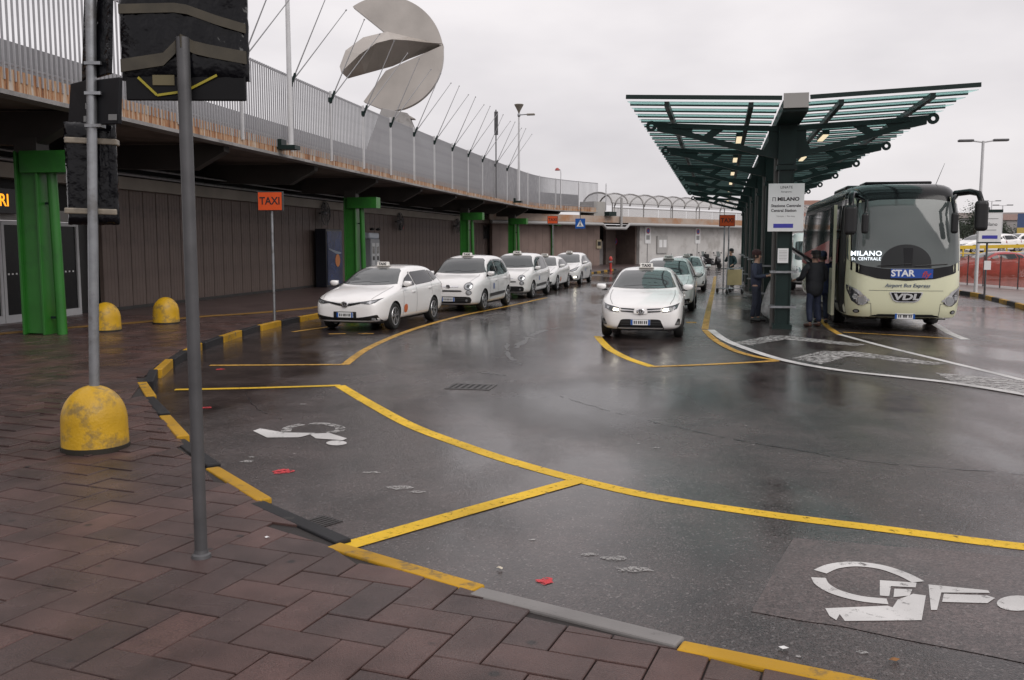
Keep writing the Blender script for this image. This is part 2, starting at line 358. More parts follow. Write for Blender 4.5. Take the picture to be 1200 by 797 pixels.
# herringbone pavers
PA = R(-21.5); ca, sa = math.cos(PA), math.sin(PA); BL, BW = .50, .25
ox, oy = P(88, 725.6).x, P(88, 725.6).y
def clip(poly, a, n):
    out = []
    for i in range(len(poly)):
        p, q = poly[i], poly[(i+1)%len(poly)]
        dp = (p[0]-a[0])*n[0]+(p[1]-a[1])*n[1]; dq = (q[0]-a[0])*n[0]+(q[1]-a[1])*n[1]
        if dp <= 0: out.append(p)
        if dp*dq < 0:
            t = dp/(dp-dq); out.append((p[0]+(q[0]-p[0])*t, p[1]+(q[1]-p[1])*t))
    return out
g = .0045
pavers = []
for i in range(-110, 110):
    for j in range(-110, 110):
        k = (i-j) % 4
        # 90 degree herringbone on a unit grid of BW: horizontal pieces start where k==0, vertical ones where k==2... pieces of 2x1 cells
        if k == 0: r = (i*BW+g, j*BW+g, (i+2)*BW-g, (j+1)*BW-g)
        elif k == 3: r = (i*BW+g, j*BW+g, (i+1)*BW-g, (j+2)*BW-g)
        else: continue
        poly = [(r[0],r[1]),(r[2],r[1]),(r[2],r[3]),(r[0],r[3])]
        poly = [(ox+x*ca-y*sa, oy+x*sa+y*ca) for x, y in poly]
        cx = sum(p[0] for p in poly)/4; cy = sum(p[1] for p in poly)/4
        if cy < 1.2 or cy > 24.3 or cx < -14 or cx > xk(cy)+.35: continue
        if not (-1.0 < cx/max(cy,.1) / (600/FPX) < 1.25) and cy > 3 and cx < -12: continue
        full = True
        if cx > xk(cy)-1.2:
            n0 = len(poly)
            order = sorted(range(len(KERB)-1), key=lambda q: (Vector(((KERB[q][0]+KERB[q+1][0])/2-cx, (KERB[q][1]+KERB[q+1][1])/2-cy))).length)[:2]
            before = list(poly)
            for q in order:
                a, b = KERB[q], KERB[q+1]; t = Vector((b[0]-a[0], b[1]-a[1])).normalized(); nn = (t.y, -t.x)
                poly = clip(poly, (a[0]-nn[0]*.10, a[1]-nn[1]*.10), nn)
                if len(poly) < 3: break
            full = poly == before
            if len(poly) < 3: continue
        pavers.append((k, cx, cy, poly, full))
def appsize(p): # apparent size in the photograph
    _, cx, cy, _, _ = p
    if cy < 3.7 or abs(cx) > cy*.58: return 0
    return 1/cy**2
pavers.sort(key=appsize, reverse=True)
def paver_mesh(poly, cx, cy):
    q = MB(); c = .006; n = len(poly)
    gx = sum(p[0] for p in poly)/n; gy = sum(p[1] for p in poly)/n
    ins = []
    for (x, y) in poly:
        d = math.hypot(x-gx, y-gy) or 1; ins.append((x-(x-gx)/d*c, y-(y-gy)/d*c))
    A = [(x-cx,y-cy,-.05) for x,y in poly]; B = [(x-cx,y-cy,-.005) for x,y in poly]; Ct = [(x-cx,y-cy,0) for x,y in ins]
    fs = [tuple(range(2*n,3*n))]
    for i in range(n):
        j = (i+1)%n; fs += [(i,j,n+j,n+i),(n+i,n+j,2*n+j,2*n+i)]
    return q.add(A+B+Ct, fs)
shared = {}
rest = MB()
for idx, (k, cx, cy, poly, full) in enumerate(pavers):
    z = zs(cy)+rnd.uniform(-.0022, .0022)
    tl = (rnd.uniform(-.004,.004), rnd.uniform(-.004,.004), 0)
    if idx < 290 and appsize(pavers[idx]) > 0:
        if full:
            if k not in shared: shared[k] = paver_mesh(poly, cx, cy).mesh('paver', M_pav)
            me = shared[k]
        else: me = paver_mesh(poly, cx, cy).mesh('paver', M_pav)
        o = inst('paver', me, pave, (cx, cy, z), tl)
    else:
        q = paver_mesh(poly, cx, cy); T = Matrix.Translation((cx,cy,z)) @ Matrix.Rotation(tl[0],4,'X') @ Matrix.Rotation(tl[1],4,'Y')
        rest.add(q.v, q.f, 0, T)
o = rest.build('paver_field', M_pav, pave); o['kind'] = 'stuff'
# kerbstones, painted yellow and black in turn
def arc_resample(pts, step):
    pts = [Vector(p) for p in pts]; L = [0]
    for a, b in zip(pts, pts[1:]): L.append(L[-1]+(b-a).length)
    n = int(L[-1]/step); out = []
    for i in range(n+1):
        s = i*step; k = max(0, min(len(pts)-2, int(np.searchsorted(L, s, 'right'))-1)); out.append(pts[k].lerp(pts[k+1], (s-L[k])/(L[k+1]-L[k])))
    return out
start = 4
kp = arc_resample([(x,y,0) for x,y in KERB], 1.255)
# align the sequence so that a yellow stone starts near (.853,4.42)
ref = min(range(len(kp)), key=lambda i: (kp[i]-Vector((.853,4.42,0))).length)
sh = (kp[ref]-Vector((.853,4.42,0))).length*(1 if kp[ref].y > 4.42 else -1)
for i in range(len(kp)-1):
    a, b = kp[i], kp[i+1]
    if a.y < 1: continue
    t = (b-a).normalized(); a = a-t*sh; b = b-t*sh
    n = Vector((t.y, -t.x, 0)); m = (a+b)/2; z = zs(m.y)+.006
    if a.y < 1.5 or m.y > 70: continue
    q = MB(); L = (b-a).length-.008; W = .125
    q.box((0,0,-.06), (L, W, z+.0+.12-.0), None)
    yel = (i-ref) % 2 == 1
    mt = M_kyel if yel else (M_kgry if m.y < 5.2 else M_kblk)
    o = q.build('kerbstone', mt, pave, bevel=.012)
    for v in o.data.vertices: v.co.z = z if v.co.z > -.06 else -.12
    o.location = (m.x-n.x*W/2, m.y-n.y*W/2, rnd.uniform(-.003,.003)); o.rotation_euler = (0,0,math.atan2(t.y,t.x)+rnd.uniform(-.006,.006))
# yellow tactile strip on the walkway
def strip(pts, w, z, m, name, parent, zf=None):
    pts = [Vector((p[0],p[1],0)) for p in pts]; vs = []; fs = []
    for i, p in enumerate(pts):
        t = (pts[min(i+1,len(pts)-1)]-pts[max(0,i-1)]).normalized(); n = Vector((-t.y,t.x,0))*w/2
        zz = zf(p.y) if zf else z
        vs += [(p.x+n.x,p.y+n.y,zz),(p.x-n.x,p.y-n.y,zz)]
    for i in range(len(pts)-1): fs.append((2*i,2*i+1,2*i+3,2*i+2))
    return MB().add(vs, fs).build(name, m, parent)
def spline(px, z=0, n=10):
    p = [P(*q, z) for q in px]; out = []
    for i in range(len(p)-1):
        a = p[max(0,i-1)]; b = p[i]; c = p[i+1]; d = p[min(len(p)-1,i+2)]
        for k in range(n):
            t = k/n; out.append(.5*((2*b)+(c-a)*t+(2*a-5*b+4*c-d)*t*t+(3*b-a-3*c+d)*t**3))
    return out+[p[-1]]
M_tact = paint_mat('tactile_yellow', (.24,.135,.04), .6, under=(.09,.06,.04), wscale=3)
strip(spline([(-60,397),(60,386),(150,379),(240,371),(300,367),(365,361),(420,354)], .13), .42, .137, M_tact, 'tactile_strip', pave)
# ---- painted lines on the road
Z1 = .003
def line(px, w, m, nm='painted_line', z=Z1, n=10): return strip(spline(px, 0, n), w, z, m, nm, road)
line([(398,452),(430,471),(480,498),(540,521),(600,541),(680,563),(770,583),(900,603),(1050,622),(1200,641),(1420,662),(1900,700)], .155, M_yel)
line([(205,457),(300,455),(399,452)], .13, M_yel, z=.006)
line([(404,641),(540,602),(676,564)], .16, M_yel, z=.006)
line([(246,428.5),(330,428),(404,427.5)], .13, M_yelold, z=.006)
line([(404,427.5),(430,409),(465,393),(500,381),(545,369),(590,360),(640,349)], .15, M_yelold)
line([(343,389),(400,381)], .12, M_yelold); line([(420,391),(438,391)], .12, M_yelold); line([(385,391.5),(405,391)], .12, M_yelold)
line([(700,394),(706,401),(716,410),(738,421),(765,430)], .16, M_yel)
line([(763,430),(840,427),(912,423)], .14, M_yelold, z=.006)
line([(826,387),(837,398),(858,410),(884,418),(912,423)], .14, M_yelold, z=.009)
line([(833,387),(850,399),(880,411),(920,423),(980,434),(1060,443),(1120,450),(1200,463),(1300,482),(1500,530)], .17, M_whi, z=.012)
line([(826,386),(831,360),(836,338),(838,324)], .16, M_yelold)
line([(804,378),(816,378)], .35, M_yelold); line([(792,379.5),(820,379.5)], .05, M_whiold, z=.006)
line([(962,374),(970,383),(984,392)], .14, M_yelold)
line([(984,392),(1040,407),(1110,424),(1200,446),(1300,472),(1500,525)], .13, M_whi)
line([(988,389.5),(1050,393),(1116,397)], .13, M_yelold, z=.006)
line([(1096,380),(1112,390),(1132,398)], .18, M_whi)
def poly(px, m, nm, z=Z1, parent=None):
    v = [P(*q) for q in px]; return MB().add([(p.x,p.y,z) for p in v], [tuple(range(len(v)))]).build(nm, m, parent or road)
for pg in ([(855,402.5),(903,393.5),(922,393.5),(1016,404),(1000,405.5),(920,398),(880,404.5)],
           [(928,420),(964,411.5),(1000,412),(1112,426.5),(1090,428),(996,417.5),(962,427)],
           [(1096,437),(1200,446),(1300,470),(1290,478),(1200,463.5),(1124,452)]):
    poly(pg, M_whiold, 'painted_chevron', .0045)
# accessible bay symbols
def stroke(px, w, m, name, z): return strip(spline(px, 0, 6), w, z, m, name, road)
poly([(930,631),(990,635.5),(1040,640.5),(1120,646),(1200,654),(1400,672),(1400,815),(1250,788),(1150,767),(1060,750),(985,734),(940,728),(880,717),(896,691),(911,662)], M_patch, 'repaved_patch', .003)
zz = .006
def ellip(cx, cy, rx, ry, n=20): return [(cx+rx*math.cos(2*math.pi*i/n), cy+ry*math.sin(2*math.pi*i/n)) for i in range(n)]
sym = thing
for px in ([(961,671),(977,664.5),(1002,662),(1032,665.5),(1058,674),(1076,683)], [(959,678),(964,686),(980,695),(1008,702.5),(1040,706)]):
    stroke(px, .085, M_whi, 'wheelchair_symbol', zz)
for pg in ([(1031,681),(1074,684),(1073,689.5),(1044,688),(1042,700),(1031,699)], [(1048,691),(1069,692),(1066,699),(1047,701)],
           [(967,714),(1040,711),(1046,713),(1052,704),(1070,697),(1085,699),(1080,728),(990,729),(984,721),(980,728),(972,723)],
           [(1088,686),(1158,693),(1160,696),(1103,695.5),(1098,716),(1091,716)], [(1106,697),(1157,699),(1166,702),(1157,708),(1104,706.5)], ellip(1192,708,24,9)):
    poly(pg, M_whi, 'wheelchair_symbol', zz)
q = lambda l: [(180+x/3.158, 380+y/3.16) for x, y in l]
for px in ([(490,398),(500,383),(550,371)], [(575,369),(640,370),(688,383),(682,397),(640,402)]): stroke(q(px), .11, M_whiold, 'wheelchair_symbol', Z1)
for pg in ([(368,396),(395,387),(480,402),(600,404),(540,420),(420,421)], [(575,407),(650,404),(716,424),(700,431),(600,424)], ellip(677,441,38,9)): poly(q(pg), M_whi, 'wheelchair_symbol', Z1+.0015)
# sprayed red survey dots and paint drips
def blob(px, py, r, m, nm, el=1.0):
    c = P(px, py); n = 14; vs = []
    for i in range(n):
        a = 2*math.pi*i/n; rr = r*1.25*rnd.uniform(.6, 1.2); vs.append((c.x+rr*el*math.cos(a), c.y+rr*math.sin(a), .0045))
    MB().add(vs, [tuple(range(n))]).build(nm, m, road)
for px, py, r in ((640,682,.05),(332,553,.07),(242,478,.06),(258,433,.06)): blob(px, py, r, M_red, 'paint_spot')
for px, py, r, e in ((290,541,.06,1.6),(295,536,.04,1.2),(470,572,.08,2.2),(488,577,.05,1.8),(436,554,.05,2.5),(720,655,.06,2.4),(745,668,.07,2.2),(690,650,.04,2),(935,770,.02,1.2),(915,762,.025,.7),(1010,765,.03,1.3),(770,525,.03,1.6),(355,474,.05,1.4),(420,470,.03,1.5),(625,633,.02,2),(900,637,.012,1.5)):
    blob(px, py, r*.6, M_smear, 'paint_smear', e)
# standing water and the drain
def water_mat():
    m = bpy.data.materials.new('standing_water'); m.use_nodes = True; t, b = nodes(m)
    b.inputs['Base Color'].default_value = (.028,.026,.026,1); b.inputs['Roughness'].default_value = .11; b.inputs['IOR'].default_value = 1.4
    n9 = N(t, 'ShaderNodeTexNoise'); n9.inputs['Scale'].default_value = 28; ge9 = N(t, 'ShaderNodeNewGeometry'); t.links.new(ge9.outputs['Position'], n9.inputs['Vector']); b9 = N(t, 'ShaderNodeBump'); b9.inputs['Strength'].default_value = .10; b9.inputs['Distance'].default_value = .01; t.links.new(n9.outputs[0], b9.inputs['Height']); t.links.new(b9.outputs[0], b.inputs['Normal'])
    at = N(t, 'ShaderNodeAttribute', attribute_name='fade'); ge = N(t, 'ShaderNodeNewGeometry')
    mp = N(t, 'ShaderNodeMapping'); mp.inputs['Rotation'].default_value = (0,0,R(-13)); mp.inputs['Scale'].default_value = (1,.45,1); t.links.new(ge.outputs['Position'], mp.inputs[0])
    n = N(t, 'ShaderNodeTexNoise'); n.inputs['Scale'].default_value = 1.5; n.inputs['Detail'].default_value = 6; n.inputs['Roughness'].default_value = .55; t.links.new(mp.outputs[0], n.inputs['Vector'])
    a = N(t, 'ShaderNodeMath', operation='ADD'); t.links.new(at.outputs['Fac'], a.inputs[0]); t.links.new(n.outputs[0], a.inputs[1])
    r = N(t, 'ShaderNodeMapRange'); r.inputs[1].default_value = .62; r.inputs[2].default_value = 1.4; r.inputs[3].default_value = 0; r.inputs[4].default_value = .8; t.links.new(a.outputs[0], r.inputs[0]); t.links.new(r.outputs[0], b.inputs['Alpha'])
    return m
M_water = water_mat()
PUD = [0]
def puddle(px, name='puddle'):
    PUD[0] += 1; pz = .0018+.0003*PUD[0]; v = spline(px+[px[0]], 0, 5)[:-1]; n = len(v); c = sum(v, Vector((0,0,0)))/n
    vs = []; fade = []
    for f, k in ((0,1.0),(.5,.75),(1,.0)):
        for p in v: q = c.lerp(p,f); vs.append((q.x,q.y,pz)); fade.append(k)
    fs = [tuple(range(n))]
    for r_ in (0,1): fs += [(r_*n+i,r_*n+(i+1)%n,(r_+1)*n+(i+1)%n,(r_+1)*n+i) for i in range(n)]
    vs[0:n] = [(c.x+(p.x-c.x)*.05, c.y+(p.y-c.y)*.05, pz) for p in v]
    me = bpy.data.meshes.new(name); me.from_pydata(vs, [], fs); me.materials.append(M_water)
    at = me.attributes.new('fade','FLOAT','POINT'); at.data.foreach_set('value', fade)
    return link(bpy.data.objects.new(name, me), road)
M_tar = mat('tar_seam', (.010,.009,.009), .3, ior=1.4)
def crack(px, w):
    p = spline(px, 0, 9); r = random.Random(len(px)); vs = []; fs = []
    for i, q in enumerate(p):
        t = (p[min(i+1,len(p)-1)]-p[max(0,i-1)]).normalized(); n = Vector((-t.y,t.x,0)); ww = w*r.uniform(.2,1.2); o_ = n*r.uniform(-.02,.02)
        vs += [(q.x+n.x*ww+o_.x,q.y+n.y*ww+o_.y,.0040),(q.x-n.x*ww+o_.x,q.y-n.y*ww+o_.y,.0040)]
    for i in range(len(p)-1):
        if r.random() < .82: fs.append((2*i,2*i+1,2*i+3,2*i+2))
    MB().add(vs, fs).build('asphalt_crack', M_tar, road)
crack([(770,496),(850,513),(930,527),(1010,540),(1110,549),(1200,556)], .010)
crack([(655,464),(700,478),(770,496)], .014)
crack([(595,402),(594,412),(600,421),(612,428)], .05); crack([(604,408),(622,394),(636,388),(656,384)], .09); crack([(560,436),(575,438),(592,440)], .05); crack([(288,460),(300,478),(330,492)], .005)
puddle([(634,458.5),(640,455.5),(655,455),(672,457),(676,460),(666,463),(648,463.5),(636,461)])
puddle([(680,470),(706,477),(735,485),(770,494),(772,497.5),(742,492),(712,486),(690,478),(664,470)])
puddle([(440,410),(500,385),(560,370),(640,358),(700,362),(700,385),(690,415),(668,446),(600,462),(520,450),(455,430)])
puddle([(500,468),(560,452),(640,440),(720,436),(830,440),(900,455),(850,490),(760,520),(660,522),(570,500)])
c = P(552, 453.5); gr = MB(); 
frame = MB(); A = R(-12)
T = Matrix.Translation((c.x,c.y,0)) @ Matrix.Rotation(A,4,'Z')
M_iron = mat('cast_iron', (.05,.046,.045), .4, metal=.6, bump=.4, bscale=60)
for sx, sy, dx, dy in ((0,.22,.64,.05),(0,-.22,.64,.05),(.295,0,.05,.39),(-.295,0,.05,.39)): frame.box((sx,sy,.001),(dx,dy,.012),T)
fr = frame.build('drain_grate', M_iron); setp(fr, 'cast iron drain grate sunk in the wet asphalt', 'drain')
for k in range(6): MB().box((-.22+k*.088,0,.0),(.045,.39,.012),T).build('bar', M_iron, fr)
MB().box((0,0,-.01),(.54,.39,.0215),T).build('pit', M_matte, fr)
c = P(376, 612); T = Matrix.Translation((c.x,c.y,0)) @ Matrix.Rotation(R(-40),4,'Z')
fr = MB().box((0,0,.001),(.22,.22,.01),T).build('gully_cover', M_iron); setp(fr, 'small square iron gully cover beside the painted kerb', 'drain cover')
for k in range(5): MB().box((-.08+k*.04,0,.007),(.018,.19,.006),T).build('rib', M_iron, fr)
# ------------------------------------------------------------------ elevated roadway, curving gently
_d = np.arange(-12, 100.01, .5)
_sl = np.interp(_d, [-12, 20, 38, 57, 67, 71, 75, 80, 100], [.160, .163, .185, .215, .23, .34, .62, .85, .9])
_x = np.concatenate([[0], np.cumsum((_sl[1:]+_sl[:-1])/2*.5)]); _x = _x-np.interp(19.1, _d, _x)-9.8
def vp(d, off=0, z=0):
    """point on the column line at depth d, moved off metres towards the road"""
    x = float(np.interp(d, _d, _x)); s = float(np.interp(d, _d, _sl)); L = math.hypot(1, s)
    return Vector((x+off/L, d-off*s/L, z))
def vrot(d): return -math.atan(float(np.interp(d, _d, _sl)))   # rotation that turns local +y along the line
OFFE = 1.45
via = thing('elevated_roadway', 'long elevated roadway slab with rust streaked fascia above the arrivals walkway', 'viaduct', (0,0,0))
def sweep(sec, d0, d1, step=2.0, M=None):
    ds = list(np.arange(d0, d1, step))+[d1]; n = len(sec); vs = []; fs = []
    for d in ds:
        for o, z in sec: vs.append(vp(d, o, z))
    for i in range(len(ds)-1):
        for k in range(n): fs.append((i*n+k, i*n+(k+1)%n, (i+1)*n+(k+1)%n, (i+1)*n+k))
    fs += [tuple(range(n)), tuple((len(ds)-1)*n+k for k in range(n))]
    return MB().add(vs, fs)
DEND = 80.0
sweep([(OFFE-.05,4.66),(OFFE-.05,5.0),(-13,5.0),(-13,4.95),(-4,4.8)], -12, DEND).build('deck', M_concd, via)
sweep([(OFFE+.02,4.58),(OFFE+.02,4.66),(OFFE-.45,4.68),(OFFE-.45,4.6)], -12, DEND).build('drip_edge', M_conc, via)
def rust_mat():
    m = bpy.data.materials.new('rust_fascia'); m.use_nodes = True; t, b = nodes(m)
    ge = N(t, 'ShaderNodeNewGeometry'); mp = N(t, 'ShaderNodeMapping'); mp.inputs['Scale'].default_value = (9,9,.5); t.links.new(ge.outputs['Position'], mp.inputs[0])
    n = N(t, 'ShaderNodeTexNoise'); n.inputs['Scale'].default_value = 1.1; n.inputs['Detail'].default_value = 8; n.inputs['Roughness'].default_value = .7; t.links.new(mp.outputs[0], n.inputs['Vector'])
    c = N(t, 'ShaderNodeValToRGB'); el = c.color_ramp.elements
    el[0].position = .32; el[0].color = (.07,.028,.014,1); el[1].position = .60; el[1].color = (.44,.39,.34,1)
    e = el.new(.46); e.color = (.31,.135,.055,1); e = el.new(.54); e.color = (.42,.28,.17,1)
    t.links.new(n.outputs[0], c.inputs[0]); t.links.new(c.outputs[0], b.inputs['Base Color']); b.inputs['Roughness'].default_value = .7; return m
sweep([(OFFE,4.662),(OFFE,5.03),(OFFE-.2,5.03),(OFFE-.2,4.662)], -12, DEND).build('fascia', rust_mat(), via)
sweep([(-.62,5.0),(-.62,6.15),(-.85,6.2),(-.85,5.0)], -12, DEND).build('parapet', mat('grey_parapet', (.19,.19,.20), .6, var=.12, vscale=.6), via)
# cross beams under the slab
COLD = [19.1, 37.9, 56.4, 69.0, 75.5]
M_beam = mat('dark_beam', (.045,.04,.037), .6, var=.2, vscale=1)
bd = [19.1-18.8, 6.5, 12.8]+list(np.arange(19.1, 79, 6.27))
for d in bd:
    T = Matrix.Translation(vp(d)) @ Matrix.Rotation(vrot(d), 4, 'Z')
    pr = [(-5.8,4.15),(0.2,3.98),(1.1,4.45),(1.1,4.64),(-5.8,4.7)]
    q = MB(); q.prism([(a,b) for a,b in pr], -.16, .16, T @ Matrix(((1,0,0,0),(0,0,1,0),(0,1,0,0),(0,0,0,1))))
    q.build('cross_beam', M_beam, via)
# long light coloured beam with conduit over the wall
sweep([(-2.2,3.52),(-2.2,3.86),(-2.6,3.86),(-2.6,3.52)], 6, 77).build('edge_beam', mat('beige_beam', (.23,.205,.175), .6, var=.15, vscale=1), via)
q = MB(); 
q.tube([vp(d,-2.12,3.93) for d in np.arange(6,80,2)], .045, 8); q.tube([vp(d,-2.08,4.12) for d in np.arange(6,80,2)], .03, 8)
q.build('conduit', M_galv, via)
sweep([(-2.9,3.86),(-2.9,4.9),(-3.1,4.9),(-3.1,3.86)], 6, 79).build('upper_wall', M_matte, via)
# ---- green columns
lab = ['green steel column with downpipe in front of the arrivals doors', 'green column between the blue airline panel and the cash machine', 'green column behind the second taxi in the walkway rank', 'green column standing before the dark shop windows', 'thin distant green column beside the pedestrian sign']
for i, d in enumerate(COLD):
    p = vp(d); t = thing('green_column', lab[i], 'column', (p.x,p.y,zs(d)), vrot(d), 'green columns under the elevated roadway')
    h = 3.86-zs(d)
    MB().box((0,0,h/2),(.50,.10,h)).box((-.23,0,h/2),(.05,.46,h)).box((.23,0,h/2),(.05,.46,h)).build('shaft', M_green, t, bevel=.008)
    MB().box((0,-.02,h/2),(.40,.26,h-.06)).build('web', M_green, t)
    MB().box((.52,0,h-.22),(1.25,.52,.44)).build('bracket', M_green, t, bevel=.01)
    q = MB(); q.tube([(.50,-.02,0),(.47,-.02,h*.5),(.44,-.02,h-.4)], .10, 16); q.build('downpipe', M_green, t, smooth=40)
    for z in (.35, h*.72): MB().box((.35,-.02,z),(.16,.05,.045)).build('clip', M_dgreen, t)
    q = MB(); q.box((0,0,h+.12),(.5,.4,.3)); q.build('neck', M_beam, t)
# ---- railing with separate bars
rail = thing('railing', 'tall grey steel bar railing along the edge of the elevated roadway', 'railing', (0,0,0))
M_bar = mat('railing_grey', (.33,.33,.345), .4, metal=.25, var=.1)
RT = 7.10
sweep([(OFFE-.13,RT-.05),(OFFE-.13,RT),(OFFE-.07,RT),(OFFE-.07,RT-.05)], -2, DEND).build('top_rail', M_bar, rail)
sweep([(OFFE-.125,5.12),(OFFE-.125,5.16),(OFFE-.085,5.16),(OFFE-.085,5.12)], -2, DEND).build('bottom_rail', M_bar, rail)
bm_me = MB().box((0,0,0),(.034,.024,RT-4.86)).mesh('bar', M_bar)
far = MB(); d = 12.0; nb = 0
while d < DEND:
    p = vp(d, OFFE-.005 if False else OFFE+.012, (RT+4.80)/2)
    if nb < 290 and d > 13: inst('bar', bm_me, rail, p, (0,0,vrot(d))); nb += 1
    else: far.box(p, (.034,.024,RT-4.86), rz=vrot(d))
    d += .142
o = far.build('bar_row', M_bar, rail); o['kind'] = 'stuff'
post_me = MB().box((0,0,0),(.07,.055,RT-4.78)).mesh('post', M_wpole)
PD = [28.8+3.25*k for k in range(-5, 17)]
for d in PD: inst('post', post_me, rail, vp(d, OFFE+.04, (RT+4.80)/2), (0,0,vrot(d)))
# ---- pairs of bare flagpoles
fl = None
M_flag = mat('flagpole_grey', (.33,.33,.34), .4, metal=.4)
for d in PD[2:16]:
    p = vp(d, OFFE+.04, RT-.28)
    if fl is None:
        fl = thing('flagpole_pair', 'pair of thin bare flagpoles leaning out from the elevated railing', 'flagpoles', p, vrot(d), 'flagpole pairs along the railing')
        q = MB(); q.beam((0,0,-.12),(.16,0,.30),.06,.06); q.box((.0,0,0),(.1,.12,.16)); q.build('bracket', M_dgreen, fl)
        for dx, dy, dz in ((1.25,-.05,2.55),(1.45,.95,2.3)):
            q = MB(); q.tube([(.05,0,.05),(dx,dy,dz)], [.022,.012], 6); q.tube([(dx,dy,dz),(dx*1.015,dy*1.015,dz*1.015)], .026, 6); q.build('pole', M_flag, fl, smooth=40)
    else: dup(fl, p, vrot(d))
# ---- tall lamp posts fixed to the fascia
M_lampglass = mat('lamp_cone', (.25,.23,.2), .3, metal=.4)
def lamp_on_fascia(d, label):
    p = vp(d, OFFE+.35, 4.86); t = thing('street_lamp', label, 'lamp', p, vrot(d), 'lamp posts fixed to the elevated roadway')
    H = 6.4
    MB().box((-.1,0,-.04),(.62,.42,.12)).box((-.28,0,.06),(.12,.36,.28)).build('base_plate', M_dgreen, t)
    q = MB(); q.tube([(0,0,0),(0,0,3),(0,0,H-.75)], [.085,.07,.055], 14); q.build('pole', M_wpole, t, smooth=40)
    q = MB(); q.lathe([(.07,H-.80),(.10,H-.75),(.10,H-.62),(.06,H-.55)], 14); q.build('collar', M_galv, t, smooth=40)
    q = MB(); q.lathe([(.05,H-.55),(.09,H-.42),(.30,H-.04),(.32,H),(.30,H+.03),(0,H+.05)], 18); q.build('cone_lantern', M_lampglass, t, smooth=30)
    ar = MB(); ar.tube([(0,0,H-.68),(.35,-.02,H-.66),(.55,-.03,H-.66)], .035, 8); ar.build('arm', M_galv, t, smooth=40)
    ar = MB(); ar.box((.82,-.04,H-.67),(.56,.24,.13)); ar.build('side_lantern', M_lampglass, t, bevel=.05, seg=3)
    return t
lamp_on_fascia(28.0, 'pale lamp post on the fascia beside the black wrapped sign, top out of view')
lamp_on_fascia(63.5, 'pale lamp post with cone lantern and side lantern on the far fascia')
# slim pole with dark panel, and red hooked lamp
p = vp(57.6, OFFE+.2, 4.9); t = thing('roadside_sign', 'slim pole on the elevated edge with a narrow dark panel seen edge on', 'sign', p, vrot(57.6))
MB().tube([(0,0,-.1),(0,0,5.2)], .04, 8).build('pole', M_dpole, t); MB().box((0,.06,4.4),(.22,.09,1.4)).build('panel', M_dpole, t)
p = vp(75, OFFE+.1, 4.9); t = thing('hooked_lamp', 'small red hooked lamp on a thin pole at the far railing', 'lamp', p, vrot(75))
MB().tube([(0,0,-.1),(0,0,2.75),(-.06,0,2.95),(-.25,0,3.02)], .035, 8).build('pole', M_wpole, t)
MB().lathe([(.02,.12),(.12,.08),(.20,-.06),(.20,-.1)], 12, Matrix.Translation((-.32,0,2.98))).build('shade', mat('dull_red', (.35,.06,.05), .5), t)
# ---- steel disc sculpture on its concrete foot, standing behind the railing
M_steel = mat('brushed_steel', (.43,.40,.37), .42, metal=.8, var=.16, vscale=.5, bump=.12, bscale=9)
sc = thing('sculpture', 'large folded steel disc sculpture on a tapered concrete foot behind the railing', 'sculpture', D(466, 217, 48))
SD = 48.0; kpx = SD/FPX; b0 = sc.location.copy()
def sp(px, py, dy=0): q = D(px, py, SD); return Vector((q.x-b0.x, dy, q.z-b0.z))
q = MB()
bt = [(-2.1,-1.3,0),(2.1,-1.3,0),(2.1,1.3,0),(-2.1,1.3,0)]; w0 = sp(449,128); w1 = sp(479,134)
tp = [(w0.x,-.5,w0.z),(w1.x,-.5,w1.z),(w1.x,.5,w1.z),(w0.x,.5,w0.z)]
q.add(bt+tp, [(0,1,5,4),(1,2,6,5),(2,3,7,6),(3,0,4,7),(4,5,6,7),(0,3,2,1)]); q.build('foot', M_conc, sc, bevel=.05)
q = MB(); q.add([sp(452,129,-.3),sp(480,136,-.3),sp(487,140,-.3),sp(449,140,-.3)]+[sp(452,129,.3),sp(480,136,.3),sp(487,140,.3),sp(449,140,.3)], [(0,1,2,3),(7,6,5,4),(0,4,5,1),(1,5,6,2),(2,6,7,3),(3,7,4,0)]); q.build('shoe', M_steel, sc)
def arc(cx, cy, r, a0, a1, n): return [(cx+r*math.cos(R(a0+(a1-a0)*i/n)), cy-r*math.sin(R(a0+(a1-a0)*i/n))) for i in range(n+1)]
def plate(px, depth, th, name):
    n = len(px); f = [sp(x,y,depth(x,y)) for x,y in px]; bk = [v+Vector((0,th,0)) for v in f]
    fs = [tuple(range(n)), tuple(range(2*n-1,n-1,-1))]+[(i,n+i,n+(i+1)%n,(i+1)%n) for i in range(n)]
    return MB().add(f+bk, fs).build(name, M_steel, sc)
up = arc(452,63,67.5,8,125,30)+[(456,42)]
plate(up, lambda x,y: .0, .5, 'upper_leaf')
lo = [(519.5,52.5)]+arc(452,63,67.5,3,-72,24)+[(455,131),(426,119),(452,83)]
plate(lo, lambda x,y: .0, .5, 'lower_leaf')
